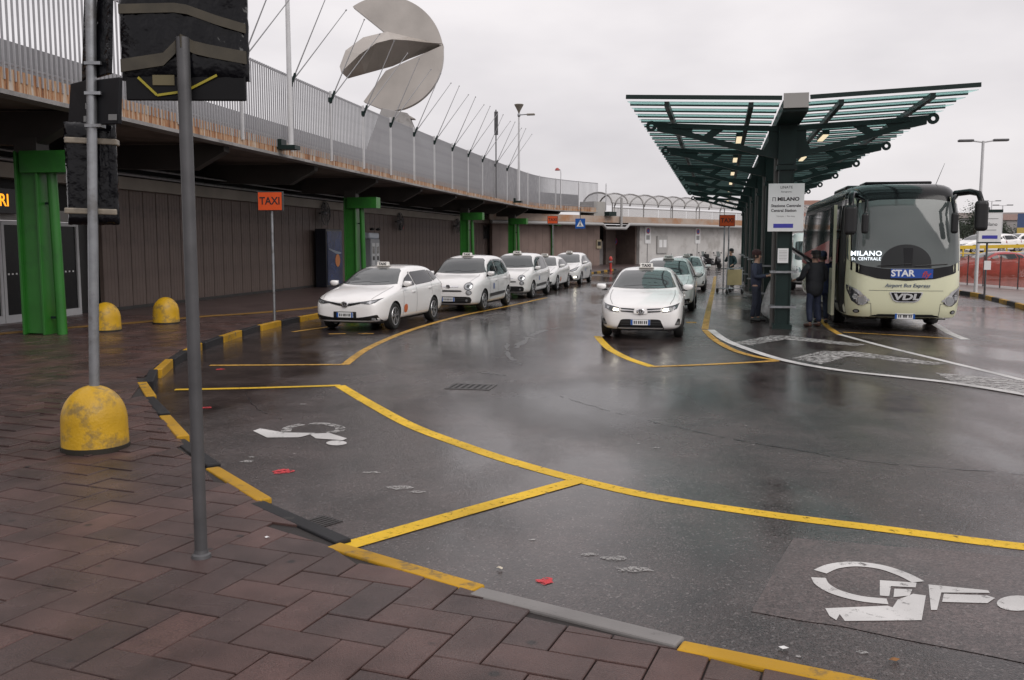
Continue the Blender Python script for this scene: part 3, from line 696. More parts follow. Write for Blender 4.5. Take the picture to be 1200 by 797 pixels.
# folded middle leaf: ridge comes towards the road
rd = [(519,51.2),(500,51.5),(480,51),(462,52),(446,58),(428,72),(407,92)]
upl = [(519,51),(500,48.3),(480,45.4),(456,41.6),(430,50),(411,66),(404,84)]
low = [(519,52.5),(500,60),(480,68),(460,77.5),(445,82),(428,87),(408,92.5)]
dep = [0,-.35,-.75,-1.15,-1.5,-1.75,-1.7]
vs = []
for i in range(7):
    vs += [sp(*upl[i], dep[i]+.30), sp(*rd[i], dep[i]), sp(*low[i], dep[i]*.25+.35), sp((upl[i][0]+low[i][0])/2, (upl[i][1]+low[i][1])/2, dep[i]*.3+.8)]
fs = []
for i in range(6):
    for k in range(4): fs.append((i*4+k, i*4+(k+1)%4, (i+1)*4+(k+1)%4, (i+1)*4+k))
fs += [(0,1,2,3),(24,25,26,27)]
MB().add(vs, fs).build('folded_leaf', M_steel, sc)
# ------------------------------------------------------------------ terminal wall under the slab
ter = thing('terminal_building', 'brown panelled terminal frontage under the elevated roadway', 'building', (0,0,0))
WO = -2.4
M_bldglass = mat('dim_window_glass', (.014,.014,.015), .25, spec=.25)
def T_at(d, off, z): return Matrix.Translation(vp(d, off, z)) @ Matrix.Rotation(vrot(d), 4, 'Z')
def w2d(px, off=WO):
    """depth where the wall line is seen at picture column px"""
    best = min(np.arange(8, 79, .05), key=lambda d: abs(600+FPX*vp(d,off).x/vp(d,off).y-px)); return float(best)
D0 = w2d(131); PW = .68
pan = {}
d = D0; k = 0
def ribmat():
    t, b = nodes(M_brown)
ribmat()
pv = [(-.03,-PW/2+.006)]
def panel_mesh(h):
    q = MB(); q.box((-.06,0,h/2),(.12,PW-.022,h))
    for i in range(4): q.box((.001,-PW/2+.1+i*.16,h/2),(.006,.13,h-.02))
    return q.mesh('panel', M_brown)
pm = panel_mesh(3.40)
end_wall = 76.0
sweep([(WO-.16,0),(WO-.16,3.6),(WO-.6,3.6),(WO-.6,0)], D0-.34, end_wall).build('wall_core', M_matte, ter)
skip = [(w2d(634), w2d(662))]
win = [(w2d(566), w2d(612))]
nP = 0
while d < end_wall:
    if not any(a < d < b for a, b in skip):
        o = inst('panel', pm, ter, vp(d, WO, zs(d)), (0,0,vrot(d))); nP += 1
    d += PW
sweep([(WO+.02,.0),(WO+.02,.22),(WO-.1,.22),(WO-.1,.0)], D0, end_wall).build('plinth', mat('plinth_dark', (.04,.037,.036), .6, var=.2), ter)
# high shop window strip
a, b = win[0]; n = 6
for i in range(n):
    d0 = a+(b-a)*i/n; d1 = a+(b-a)*(i+1)/n; T = T_at((d0+d1)/2, WO+.03, 2.85)
    L = (d1-d0)*1.02
    o = MB().box((0,0,0),(.05,L,1.05),T).build('window', M_beam, ter); MB().box((.03,0,0),(.02,L-.12,.9),T).build('pane', M_bldglass, o)
# shop doors further on
a, b = skip[0]; n = 4
for i in range(n):
    d0 = a+(b-a)*i/n; d1 = a+(b-a)*(i+1)/n; T = T_at((d0+d1)/2, WO-.05, zs(60)+1.45); L = (d1-d0)*1.02
    q = MB(); q.box((0,L/2-.04,0),(.08,.08,2.9),T).box((0,-L/2+.04,0),(.08,.08,2.9),T).box((0,0,1.41),(.08,L,.08),T).box((0,0,-1.40),(.08,L,.1),T)
    o = q.build('door', mat('pale_frame', (.36,.36,.36), .4), ter); MB().box((-.02,0,0),(.02,L-.16,2.75),T).build('pane', M_bldglass, o)
MB().box((0,0,0),(.1,b-a,.55),T_at((a+b)/2, WO-.02, 3.3)).build('lintel', M_beam, ter)
# arrivals entrance on the left: white framed glass doors, dark surround, amber lettering
Wf = mat('white_frame', (.42,.42,.43), .4, var=.06)
e0, e1 = w2d(-60), D0-.34
MB().box((-.3,0,0),(.06,1.05,3.4),T_at(w2d(112), WO, 1.83)).build('dark_jamb', mat('dark_cladding', (.018,.017,.017), .4), ter)
doors = [(w2d(-40), w2d(-14)), (w2d(-13), w2d(8)), (w2d(9), w2d(38)), (w2d(39), w2d(70)), (w2d(71), w2d(99))]
zb = zs(25)
for a, b in doors:
    L = b-a; T = T_at((a+b)/2, WO-.12, zb)
    q = MB(); q.box((0,L/2-.05,1.2),(.09,.09,2.4),T).box((0,-L/2+.05,1.2),(.09,.09,2.4),T).box((0,0,.09),(.088,L-.18,.18),T).box((0,0,2.36),(.088,L-.18,.1),T)
    o = q.build('door', Wf, ter); MB().box((-.01,0,1.25),(.03,L-.2,2.15),T).build('pane', M_bldglass, o)
    for k in range(4): MB().box((.012,-L*.25+k*L*.16,1.15),(.02,.04,.04),T).build('safety_dot', M_wht, o)
L = doors[-1][1]-doors[0][0]; T = T_at((doors[0][0]+doors[-1][1])/2, WO-.12, zb)
MB().box((.0,0,2.56),(.16,L+.2,.28),T).build('lintel', mat('lintel_grey', (.24,.23,.22), .5, var=.1), ter)
MB().box((-.2,0,3.05),(.2,L+1.2,.75),T).build('dark_band', M_matte, ter)
dS = w2d(-18); T = T_at(dS, WO+.12, 2.98)
sg = thing('arrivals_sign', 'black illuminated arrivals sign with amber letters over the glass doors', 'sign', (0,0,0))
MB().box((0,0,0),(.16,2.3,.58),T).build('case', M_black, sg, bevel=.01)
M_amber = mat('amber_led', (.9,.35,.02), .5, emit=(1,.38,.02), estr=1.3)
text('lettering', 'RI', .40, M_amber, sg, T @ face_M((.084,.52,0),(1,0,0)), ext=.003, off=.004, xs=.98)
# ---- fans, panel, cash machine against the wall
def fan(px, py, label):
    d = w2d(px, WO+.25); p = vp(d, WO+.30, D(px,py,vp(d,WO+.3).y).z); t = thing('wall_fan', label, 'fan', p, vrot(d), 'round wall fans')
    Tm = Matrix.Rotation(R(90),4,'Y') @ Matrix.Rotation(0,4,'X')
    for r in (.5,.4,.28,.16):
        MB().tube([(.06 if r<.5 else 0,r*math.cos(R(a)),r*math.sin(R(a))) for a in range(0,361,15)], .009 if r<.5 else .02, 6).build('guard_ring', M_dpole, t)
    q = MB()
    for k in range(14): a = R(k*360/14); q.beam((.02,.0,0),(.03,.49*math.cos(a),.49*math.sin(a)),.01,.01)
    q.build('guard_spokes', M_dpole, t)
    for k in range(4):
        a = R(k*90+20); q = MB(); q.add([(0,.06*math.cos(a),.06*math.sin(a)),(.03,.42*math.cos(a-.4),.42*math.sin(a-.4)),(-.03,.44*math.cos(a+.35),.44*math.sin(a+.35)),(-.035,.42*math.cos(a+.35),.42*math.sin(a+.35)),(-.01,.07*math.cos(a+.2),.07*math.sin(a+.2))], [(0,1,2),(0,2,3,4)]); q.build('blade', M_beam, t)
    MB().lathe([(.09,-.16),(.10,.0),(.05,.05)], 14, Tm).build('motor', M_dpole, t, smooth=40); MB().box((-.2,0,.42),(.4,.06,.06)).box((-.2,0,0),(.2,.06,.06)).build('arm', M_beam, t)
fan(382.5, 250, 'round wall fan above the blue airline panel'); fan(469, 260, 'round wall fan beyond the cash machine'); fan(536, 265, 'small round wall fan before the third green column')
dA = w2d(388, WO+.5); T = T_at(dA, WO+.45, zs(40))
k1 = thing('advertising_panel', 'dark blue illuminated panel with a plane wing and orange disc by the wall', 'advertising panel', (0,0,0))
MB().box((0,0,1.25),(.5,1.9,2.5),T).build('case', mat('navy_case', (.012,.014,.022), .3), k1, bevel=.02)
M_navy = mat('navy_print', (.012,.03,.10), .2, var=.5, vscale=1.2)
MB().box((.26,0,1.25),(.02,1.7,2.3),T).build('print', M_navy, k1)
Tf = T_at(dA, WO+.45, zs(40)) @ face_M((.275,.0,1.25),(1,0,0))
MB().prism([( .28+.28*math.cos(R(a)), -.12+.28*math.sin(R(a))) for a in range(0,360,15)], 0, .006, Tf).build('orange_disc', mat('disc_orange', (.50,.16,.03), .3), k1)
MB().prism([(-.72,.42),(-.70,.36),(.1,.18),(.5,.16),(.8,.20),(.5,.26),(.1,.30)], 0, .004, Tf).build('wing_print', mat('wing_grey', (.20,.24,.30), .3), k1)
dB = w2d(434, WO+.4); T = T_at(dB, WO+.4, zs(40))
k2 = thing('cash_machine', 'grey cash machine with lit screen panels against the brown wall', 'cash machine', (0,0,0))
MB().box((0,0,1.05),(.6,1.3,2.1),T).build('body', mat('atm_grey', (.22,.23,.25), .35), k2, bevel=.03)
MB().box((.02,0,2.25),(.5,1.4,.3),T).build('canopy', mat('atm_light', (.42,.46,.52), .35), k2, bevel=.08, seg=3)
for dy in (-.32,.3): 
    o = MB().box((.31,dy,1.35),(.02,.46,1.1),T).build('fascia', mat('atm_face', (.45,.46,.47), .4), k2); MB().box((.322,dy,1.55),(.01,.3,.35),T).build('screen', M_glass, o); MB().box((.322,dy,1.15),(.012,.26,.2),T).build('keypad', M_black, o)
for dy in (-.45,.45): MB().lathe([(.02,0),(.11,.02),(.13,.10),(0,.16)], 10, T @ Matrix.Translation((.3,dy,2.5))).build('camera_hood', M_black, k2)
p = vp(w2d(470), WO+.08, 2.9); t = thing('wall_box', 'small red and black alarm box high on the brown wall', 'alarm box', p, vrot(45))
MB().box((0,0,0),(.12,.5,.28)).build('case', M_black, t, bevel=.01); MB().box((.065,.1,0),(.02,.2,.2)).build('red_face', mat('alarm_red', (.22,.02,.02), .4), t)
# ------------------------------------------------------------------ bus stop canopy
CH = -math.atan(.224)
C0 = Vector((6.40, 21.8, 0))
can = thing('bus_canopy', 'dark green steel butterfly canopy with teal glass strips over the bus platform', 'canopy', C0+Vector((0,0,-.17)), CH)
def teal_glass():
    m = bpy.data.materials.new('teal_glass'); m.use_nodes = True; t = m.node_tree; t.nodes.clear()
    tr = N(t, 'ShaderNodeBsdfTransparent'); tr.inputs[0].default_value = (.84,.94,.93,1); tl = N(t, 'ShaderNodeBsdfTranslucent'); tl.inputs[0].default_value = (.50,.74,.71,1); gl = N(t, 'ShaderNodeBsdfGlossy'); gl.inputs['Roughness'].default_value = .1
    m1 = N(t, 'ShaderNodeMixShader'); m1.inputs[0].default_value = .38; t.links.new(tr.outputs[0], m1.inputs[1]); t.links.new(tl.outputs[0], m1.inputs[2])
    m2 = N(t, 'ShaderNodeMixShader'); m2.inputs[0].default_value = .06; t.links.new(m1.outputs[0], m2.inputs[1]); t.links.new(gl.outputs[0], m2.inputs[2])
    o = N(t, 'ShaderNodeOutputMaterial'); t.links.new(m2.outputs[0], o.inputs[0]); return m
M_tglass = teal_glass()
NB = 7; SPC = 6.0; HW = 3.52; Y0 = -2.35; Y1 = SPC*(NB-1)+2.4
def rz_(x): return 5.15+.04*abs(x)     # roof line
# gutter spine
MB().box((0,(Y0+Y1)/2,5.02),(.52,Y1-Y0-.1,.24)).build('gutter', M_dgreen, can, bevel=.01)
MB().box((0,Y0-.01,5.12),(.50,.06,.30)).build('gutter_end', mat('gutter_end_grey', (.30,.29,.28), .5), can)
ys = np.arange(Y0, Y1+.01, 1.0)
for sgn in (-1, 1):
    q = MB(); a = math.atan(.04)
    L = HW-.28
    pur = MB(); pur.box((0,0,.02),(L,.06,.085)); pur.box((0,.045,.055),(L,.10,.014))
    pme = pur.mesh('purlin', M_dgreen)
    gl = MB(); gl.box((0,0,0),(L-.06,.92,.012)); gme = gl.mesh('glass_strip', M_tglass)
    xm = sgn*(.28+L/2)
    for y in ys:
        inst('purlin', pme, can, (xm, y, rz_(xm)), (0, -sgn*a, 0))
    for y in ys[:-1]:
        inst('glass_strip', gme, can, (xm, y+.5, rz_(xm)-.03), (R(5), -sgn*a, 0))
    for x in (.9, 2.65):
        MB().beam((sgn*x,Y0+.04,rz_(x)-.12),(sgn*x,Y1-.04,rz_(x)-.12),.10,.11).build('rafter', M_dgreen, can)
# arms: deep at the column, slim with a drilled tip
def arm_mesh(s):
    q = MB(); F = Matrix(((1,0,0,0),(0,0,1,0),(0,1,0,0),(0,0,0,1)))
    top = [(.15,4.88),(1.2,4.93),(2.4,5.0),(3.05,5.04)]
    for (x0,z0),(x1,z1) in zip(top, top[1:]): q.prism([(s*x0,z0-.11),(s*x1,z1-.11),(s*x1,z1),(s*x0,z0)], -.06, .06, F)
    low = [(.15,4.18),(.8,4.34),(1.6,4.55),(2.4,4.78),(3.0,4.90)]
    for (x0,z0),(x1,z1) in zip(low, low[1:]): q.prism([(s*x0,z0-.06),(s*x1,z1-.06),(s*x1,z1+.07),(s*x0,z0+.07)], -.065, .065, F)
    # web plate with rounded triangular opening
    q.prism([(s*.15,4.2),(s*.55,4.3),(s*.42,4.55),(s*.42,4.84),(s*.15,4.85)], -.025, .025, F)
    q.prism([(s*1.75,4.62),(s*1.95,4.68),(s*1.62,4.92),(s*1.35,4.90)], -.025, .025, F)
    q.prism([(s*2.25,4.72),(s*3.0,4.9),(s*3.0,5.0),(s*2.1,4.95)], -.02, .02, F)
    # drilled tip: ring
    cx, cz, r0, r1, n = 3.14, 4.965, .05, .125, 14
    for i in range(n):
        a0 = 2*math.pi*i/n; a1 = 2*math.pi*(i+1)/n
        q.prism([(s*(cx+r0*math.cos(a0)),cz+r0*math.sin(a0)),(s*(cx+r1*math.cos(a0)),cz+r1*math.sin(a0)),(s*(cx+r1*math.cos(a1)),cz+r1*math.sin(a1)),(s*(cx+r0*math.cos(a1)),cz+r0*math.sin(a1))], -.03, .03, F)
    return q.mesh('arm', M_dgreen)
arms = {s: arm_mesh(s) for s in (-1,1)}
cq = MB(); cq.box((0,0,2.45),(.28,.32,4.9)); cq.box((-.155,0,2.3),(.03,.38,4.6)).box((.155,0,2.3),(.03,.38,4.6)); colm = cq.mesh('column', M_dgreen)
hq = MB(); hq.box((0,0,4.45),(.40,.40,.9)); hq.box((0,0,3.92),(.46,.46,.10)); hm = hq.mesh('column_head', M_dgreen)
bq = MB(); bq.box((0,0,.20),(.44,.46,.16)); bm_ = bq.mesh('base_plate', M_dgreen)
rq = MB()
for z in (.69, 1.51): rq.box((0,-.225,z),(.60,.03,.05)).box((0,.225,z),(.60,.03,.05)).box((-.285,0,z),(.03,.42,.05)).box((.285,0,z),(.03,.42,.05)).box((-.21,0,z),(.12,.03,.03)).box((.21,0,z),(.12,.03,.03))
rm = rq.mesh('guard_band', M_galv)
M_lit = mat('warm_tube_light', (.9,.75,.4), .4, emit=(1,.82,.55), estr=.8)
for i in range(NB):
    y = i*SPC
    for s in (-1,1): inst('arm', arms[s], can, (0,y,0))
    inst('column', colm, can, (0,y,0)); inst('column_head', hm, can, (0,y,0)); inst('base_plate', bm_, can, (0,y,0)); inst('guard_band', rm, can, (0,y,0))
    MB().tube([(-.20,y+.42,0),(-.20,y+.42,4.6),(-.12,y+.3,4.95)], .06, 10).build('downpipe', mat('pipe_grey', (.12,.115,.11), .45), can, smooth=40) if i < 5 else None
    for s in (-1,1):
        o = MB().box((s*1.05,y+2.6,4.93),(.16,1.5,.10)).build('lamp', M_dgreen, can)
        MB().box((s*1.05,y+2.6,4.87),(.13,1.4,.03)).build('tube', M_lit, o)
# stop board on the first column
bd_ = thing('stop_board', 'white bus stop board for the city station on the first canopy column', 'sign', C0, CH)
MB().box((0,-.26,2.83),(.80,.05,1.10)).build('board', M_wht, bd_, bevel=.006)
MB().box((-.3,-.21,2.83),(.05,.06,.9)).box((.3,-.21,2.83),(.05,.06,.9)).build('bracket', M_galv, bd_)
def tx(s, z, sz, m=M_blkprint, x=0, off=0, xs=1, sh=0): return text('lettering', s, sz, m, bd_, face_M((x,-.287,z),(0,-1,0)), ext=.001, off=off, xs=xs, shear=sh)
tx('LINATE', 3.29, .085); tx('Aeroporto', 3.19, .055); tx('MILANO', 3.02, .115, x=.05, off=.004, xs=1.12); tx('Stazione Centrale', 2.87, .092, off=.002); tx('Central Station', 2.76, .092, off=.002, x=-.05); 
M_gpr = mat('grey_print', (.25,.25,.25), .5); M_vio = mat('blue_print', (.05,.05,.35), .4)
tx('Fermata  -  Bus stop', 2.63, .05, M_gpr); 
MB().box((-.30,-.286,3.02),(.012,.004,.085)).box((-.24,-.286,3.02),(.012,.004,.085)).box((-.27,-.286,3.06),(.07,.004,.012)).build('pictogram', M_blkprint, bd_)
MB().box((-.05,-.287,2.41),(.44,.004,.095)).build('logo_strip', M_vio, bd_); tx('STARFLY', 2.41, .085, M_wht, x=-.05, off=.002, sh=.2)
nt_ = thing('timetable', 'small white timetable sheet fixed on the first canopy column', 'notice', C0, CH)
MB().box((-.03,-.222,1.72),(.24,.02,.34)).build('sheet', M_wht, nt_)
for k in range(7): MB().box((-.03,-.2335,1.83-k*.035),(.18,.002,.008)).build('print_line', M_gpr, nt_)
# ------------------------------------------------------------------ TAXI signs on posts
M_sgnback = mat('sign_edge_dark', (.03,.03,.03), .5)
def taxi_sign(loc, label, rz=0, h=2.75, posts=1):
    t = thing('taxi_sign', label, 'sign', loc, rz, 'orange TAXI signs')
    for k in range(posts):
        x = 0 if posts == 1 else (-.09+.18*k)
        MB().tube([(x,.05,-.02),(x,.05,h+.1)], .032, 10).build('post', M_galv, t, smooth=40)
    MB().box((0,0,h+.17),(.62,.10,.46)).build('panel', M_sgnback, t, bevel=.008); MB().box((0,-.054,h+.17),(.58,.01,.42)).build('face', M_orange, t)
    text('lettering', 'TAXI', .25, M_blkprint, t, face_M((0,-.062,h+.17),(0,-1,0)), ext=.002, off=.004, xs=.92)
    return t
p = P(321, 376, .13); taxi_sign((p.x,p.y,.12), 'orange TAXI sign on a slim steel post by the yellow and black kerb', R(-6), 2.72)
p = P(850, 343.5); taxi_sign((p.x,p.y,0), 'orange TAXI sign on twin posts beside the luggage trolley', R(-8), 2.75, 2)
d = 55.0; taxi_sign((xk(d)-1.35, d, zs(d)), 'distant orange TAXI sign by the green columns', R(-10), 3.1)
# blue pedestrian sign under the slab
p = D(680, 262, 62); t = thing('pedestrian_sign', 'square blue pedestrian crossing sign hanging under the elevated roadway', 'sign', p, R(-12))
MB().box((0,0,0),(.66,.05,.66)).build('plate', M_bluesgn, t); MB().add([(-.24,-.03,-.2),(.24,-.03,-.2),(0,-.03,.24)], [(0,1,2)]).build('triangle', M_wht, t)
MB().tube([(0,-.036,.08),(0,-.036,-.02),(.07,-.036,-.15)], .02, 6).tube([(0,-.036,-.02),(-.07,-.036,-.15)], .02, 6).tube([(0,-.036,.12),(0,-.036,.16)], .035, 8).build('walker', M_blkprint, t)
MB().box((0,.02,.65),(.04,.04,.75)).build('hanger', M_dpole, t)
# ------------------------------------------------------------------ yellow dome bollards
bol = None
def dome(loc, r, h, label):
    global bol
    t = thing('dome_bollard', label, 'bollard', loc, 0, 'yellow dome bollards')
    pr = [(r*1.02,0),(r*1.0,.03),(r*.985,h*.45)]+[(r*.98*math.cos(R(a)), h*.45+(h*.55)*math.sin(R(a))) for a in range(8,91,8)]
    pr[-1] = (0.0, h)
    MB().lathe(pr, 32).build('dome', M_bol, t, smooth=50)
    MB().lathe([(r*1.03,-.02),(r*1.03,.035),(r*.96,.04)], 32).build('foot', mat('bollard_foot', (.02,.017,.012), .6), t)
    return t
z = .09; p = P(112, 521, z)
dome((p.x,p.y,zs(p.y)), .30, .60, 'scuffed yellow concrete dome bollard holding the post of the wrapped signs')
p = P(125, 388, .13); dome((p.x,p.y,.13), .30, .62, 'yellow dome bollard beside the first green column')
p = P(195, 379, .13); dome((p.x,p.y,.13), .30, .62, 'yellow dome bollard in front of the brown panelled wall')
# ------------------------------------------------------------------ wrapped signs
def wrapped(w, h, th, folds, seed):
    """crumpled plastic sheet round a board: grid box with noise"""
    r = random.Random(seed); nx, nz = 22, 26; vs = []; fs = []
    ph = [(r.uniform(2,14), r.uniform(-6,6), r.uniform(0,6.28), r.uniform(.3,1)) for _ in range(7)]
    def dz(u, v): return sum(a*math.sin(k*u*3.1+l*v*2+p) for k,l,p,a in ph)/7
    for side in (-1, 1):
        for j in range(nz+1):
            for i in range(nx+1):
                u = i/nx; v = j/nz; e = min(u,1-u,v,1-v); 
                x = (u-.5)*w+(0 if .02<v<.98 else 0)+.012*dz(v*3,u)*(1 if i in (0,nx) else .3); z = (v-.5)*h+.01*dz(u*4,v)*(1 if j in (0,nz) else 0)
                y = side*(th/2)*min(1, .35+e*14)+side*folds*dz(u,v)*min(1,e*8)
                vs.append((x,y,z))
    off = (nx+1)*(nz+1)
    for s_ in (0,1):
        for j in range(nz):
            for i in range(nx):
                a = s_*off+j*(nx+1)+i; fs.append((a,a+1,a+nx+2,a+nx+1))
    bnd = [i for i in range(nx)]+[nx+(nx+1)*j for j in range(nz)]+[nx-i+(nx+1)*nz for i in range(nx)]+[(nx+1)*(nz-j) for j in range(nz)]
    for a, b in zip(bnd, bnd[1:]+bnd[:1]): fs.append((a,b,off+b,off+a))
    return vs, fs
# big sign near the camera
p = P(236, 653, .03); zb_ = zs(p.y)
st = thing('wrapped_sign', 'large road sign wrapped in black plastic and brown tape on a grey pole', 'sign', (p.x,p.y,zb_), R(2))
MB().lathe([(.062,-.005),(.058,.02),(.045,.03),(.042,.05)], 18).build('collar', M_dpole, st, smooth=40)
top = D(216, 60, p.y+.05)
cz = D(216,118,p.y+.05).z
Lf = D(146,60,p.y+.08).x-p.x; Rt = D(291,60,p.y+.08).x-p.x
ww = Rt-Lf; xc = (Lf+Rt)/2
Bz = cz-zb_
MB().tube([(0,0,-.03),(0,0,2),(0,0,Bz+.36)], .0395, 18).build('pole', M_dpole, st, smooth=40)
MB().box((xc,.062,Bz+.62),(ww-.03,.018,1.24)).build('board', mat('sign_back', (.007,.007,.008), .45, spec=.2), st, bevel=.015, seg=3)
vs, fs = wrapped(ww+.01, 1.2, .06, .028, 3)
MB().add(vs, fs, 0, Matrix.Translation((xc,.07,Bz+.72))).build('plastic_wrap', M_bag, st, smooth=60)
def band(pts, w_, m, nm, y0=.025):
    q = MB(); n = len(pts)
    vs = []
    for x, z in pts: vs += [(x,y0-.004*((x*13)%1),z-w_/2),(x,y0,z+w_/2)]
    return q.add(vs, [(2*i,2*i+2,2*i+3,2*i+1) for i in range(n-1)]).build(nm, m, st)
hx = ww/2
for nm, pts, w_ in (('tape', [(xc-hx,Bz+.20),(xc-.12,Bz+.24),(-.055,Bz+.31),(.0,Bz+.335),(.055,Bz+.31),(xc+.15,Bz+.29),(xc+hx,Bz+.25)], .075), ('tape', [(xc-hx,Bz+.53),(xc-.05,Bz+.54),(.02,Bz+.53),(xc+.2,Bz+.47),(xc+hx,Bz+.42)], .055)):
    vs = []
    for x, z in pts:
        yy = .026 if (abs(x) > .05 or z > Bz+.45) else -.046
        vs += [(x,yy,z-w_/2),(x,yy,z+w_/2),(x,yy+.012,z+w_/2),(x,yy+.012,z-w_/2)]
    fs = []
    for i in range(len(pts)-1):
        for k in range(4): fs.append((4*i+k,4*i+(k+1)%4,4*i+4+(k+1)%4,4*i+4+k))
    MB().add(vs, fs).build(nm, M_tape, st)
for a, b in (((xc-.28,.135),(xc-.17,.03)),((xc-.17,.03),(xc+.0,.055)),((xc+.0,.055),(xc+.19,.15))):
    q = MB(); q.beam((a[0],.045,Bz+a[1]),(b[0],.045,Bz+b[1]),.008,.014); q.build('yellow_tape', M_ytape, st)
MB().box((xc-.13,.048,Bz+.12),(.13,.006,.06)).build('label_plate', mat('brass_plate', (.12,.10,.05), .4), st)
# post in the bollard with covered signs
z0 = zs(P(112,521,.09).y)-.06; pb = P(112, 521, .09)
s2 = thing('covered_signpost', 'grey post rising from the yellow bollard with black covered sign boards', 'sign', (pb.x,pb.y,z0+.60), 0)
dd = pb.y; bb = Vector((pb.x,pb.y,z0+.60))
def L2(px, py, dy=0): q = D(px, py, dd+dy); return q-bb
bot = Vector((L2(110.5,457).x,0,0)); tp_ = L2(106,-40)
MB().tube([bot, bot.lerp(tp_,.5), tp_], .046, 16).build('pole', M_galv, s2, smooth=40)
def board2(c4, dep, m, nm, th=.04):
    f = [L2(x,y,dp) for (x,y),dp in zip(c4,dep)]
    n = (f[1]-f[0]).cross(f[3]-f[0]).normalized()*th
    return MB().add(f+[v+n for v in f], [(0,1,2,3),(7,6,5,4),(0,4,5,1),(1,5,6,2),(2,6,7,3),(3,7,4,0)]).build(nm, m, s2, bevel=.008)
M_sb = mat('sign_back_black', (.008,.008,.010), .45, spec=.25)
board2([(84,150),(111,146),(111,93),(87,99)], [.35,.1,.1,.35], M_sb, 'sign_board')
board2([(111,147),(143,146),(144,91),(111,95)], [.1,-.12,-.12,.1], M_sb, 'sign_board')
board2([(100,96),(132,87),(134,-40),(104,-40)], [.2,-.05,-.05,.2], M_bag, 'sign_board')
for x0, y0 in ((100,128),(127,141),(98,143)): board2([(x0,y0),(x0+10,y0),(x0+10,y0-7),(x0,y0-7)], [.08-.006*(x0-84)]*4, mat('sticker', (.14,.14,.14), .5), 'sticker', .004)
for y0 in (70,104,141): 
    c = bot.lerp(tp_, (455-y0)/495.); MB().box((c.x+.03,0,c.z),(.15,.11,.028)).build('clamp', M_galv, s2)
vs, fs = wrapped(.45, .95, .10, .02, 9)
cc = L2(108,204,.14)
MB().add(vs, fs, 0, Matrix.Translation(cc) @ Matrix.Rotation(R(12),4,'Z')).build('plastic_wrap', M_bag, s2, smooth=60)
for py in (166, 248):
    c = L2(108,py,.14); q = MB(); q.box((0,0,0),(.46,.135,.055)); o = q.build('tape', mat('grey_tape', (.22,.19,.15), .35, var=.3, vscale=12), s2, bevel=.01); o.location = c; o.rotation_euler = (0,R(1.5),R(12))
# ------------------------------------------------------------------ building closing the forecourt, with glazed footbridge on top
A = Vector((5.9, 77, 0)); ER = R(45)
eb = thing('end_building', 'low white and brown service building under a glazed footbridge', 'building', A, ER)
u = Vector((math.cos(ER), math.sin(ER))); nrm = Vector((-u.y, u.x))
def ex(px, off=0):
    """local x where picture column px meets the facade plane moved off metres inwards"""
    k = (px-600)/FPX; ox_, oy_ = A.x+nrm.x*off, A.y+nrm.y*off
    s = (k*oy_-ox_)/(u.x-k*u.y); return s
X0, X1 = -11.0, 52.0
MB().box(((ex(756)+X1)/2,.9,1.85),(X1-ex(756),.4,3.7)).build('white_wall', M_whwall, eb)
for a, b, nm in ((640,704,'panel'),):
    xs_ = np.arange(ex(585), ex(704), .8)
    for x in xs_: MB().box((x+.4,.9,1.85),(.785,.3,3.7)).build('panel', mat('pinkish_panel', (.20,.145,.125), .6, var=.14, vscale=1), eb)
for x in np.arange(ex(711), ex(740), .55): MB().box((x+.27,3.2,1.1),(.53,.1,2.2)).build('gate_panel', mat('gate_grey', (.25,.235,.23), .6, var=.1), eb)
MB().box(((ex(704)+ex(756))/2,4.6,1.85),(ex(756)-ex(704)+4,.2,3.7)).build('recess_wall', M_matte, eb)
MB().box((ex(704)+.1,2.8,1.85),(.2,3.6,3.7)).build('recess_side', M_brown, eb); MB().box((ex(756)-.15,2.8,1.85),(.2,3.6,3.7)).build('recess_side', M_brown, eb)
MB().box((ex(738)+.8,3.0,1.85),(1.4,.3,3.7)).build('recess_pier', M_brown, eb)
MB().box(((X0+X1)/2,2.0,3.95),(X1-X0,4.4,.3)).build('bridge_deck', M_concd, eb)
MB().box(((X0+X1)/2,-.26,4.05),(X1-X0,.1,.55)).build('bridge_fascia', mat('stained_bridge_fascia', (.36,.29,.24), .7, var=.15, vscale=.8, dirt=(.34,.16,.07), dscale=.35, damt=.55), eb)
q = MB(); q.tube([(X0,-.5,3.62),(ex(700),-.5,3.62),(ex(704),-.5,3.3),(ex(727),-.5,3.3),(ex(731),-.5,3.66),(X1,-.5,3.66)], .14, 10); q.build('drain_pipe', mat('pipe_pale', (.34,.335,.33), .4), eb, smooth=40)
MB().tube([(ex(722),-.48,3.4),(ex(722),-.48,5.9)], .11, 10).build('riser_pipe', mat('pipe_pale', (.34,.335,.33), .4), eb, smooth=40)
MB().box((ex(708),-.6,4.5),(1.0,.5,.35)).build('camera_box', M_dgreen, eb)
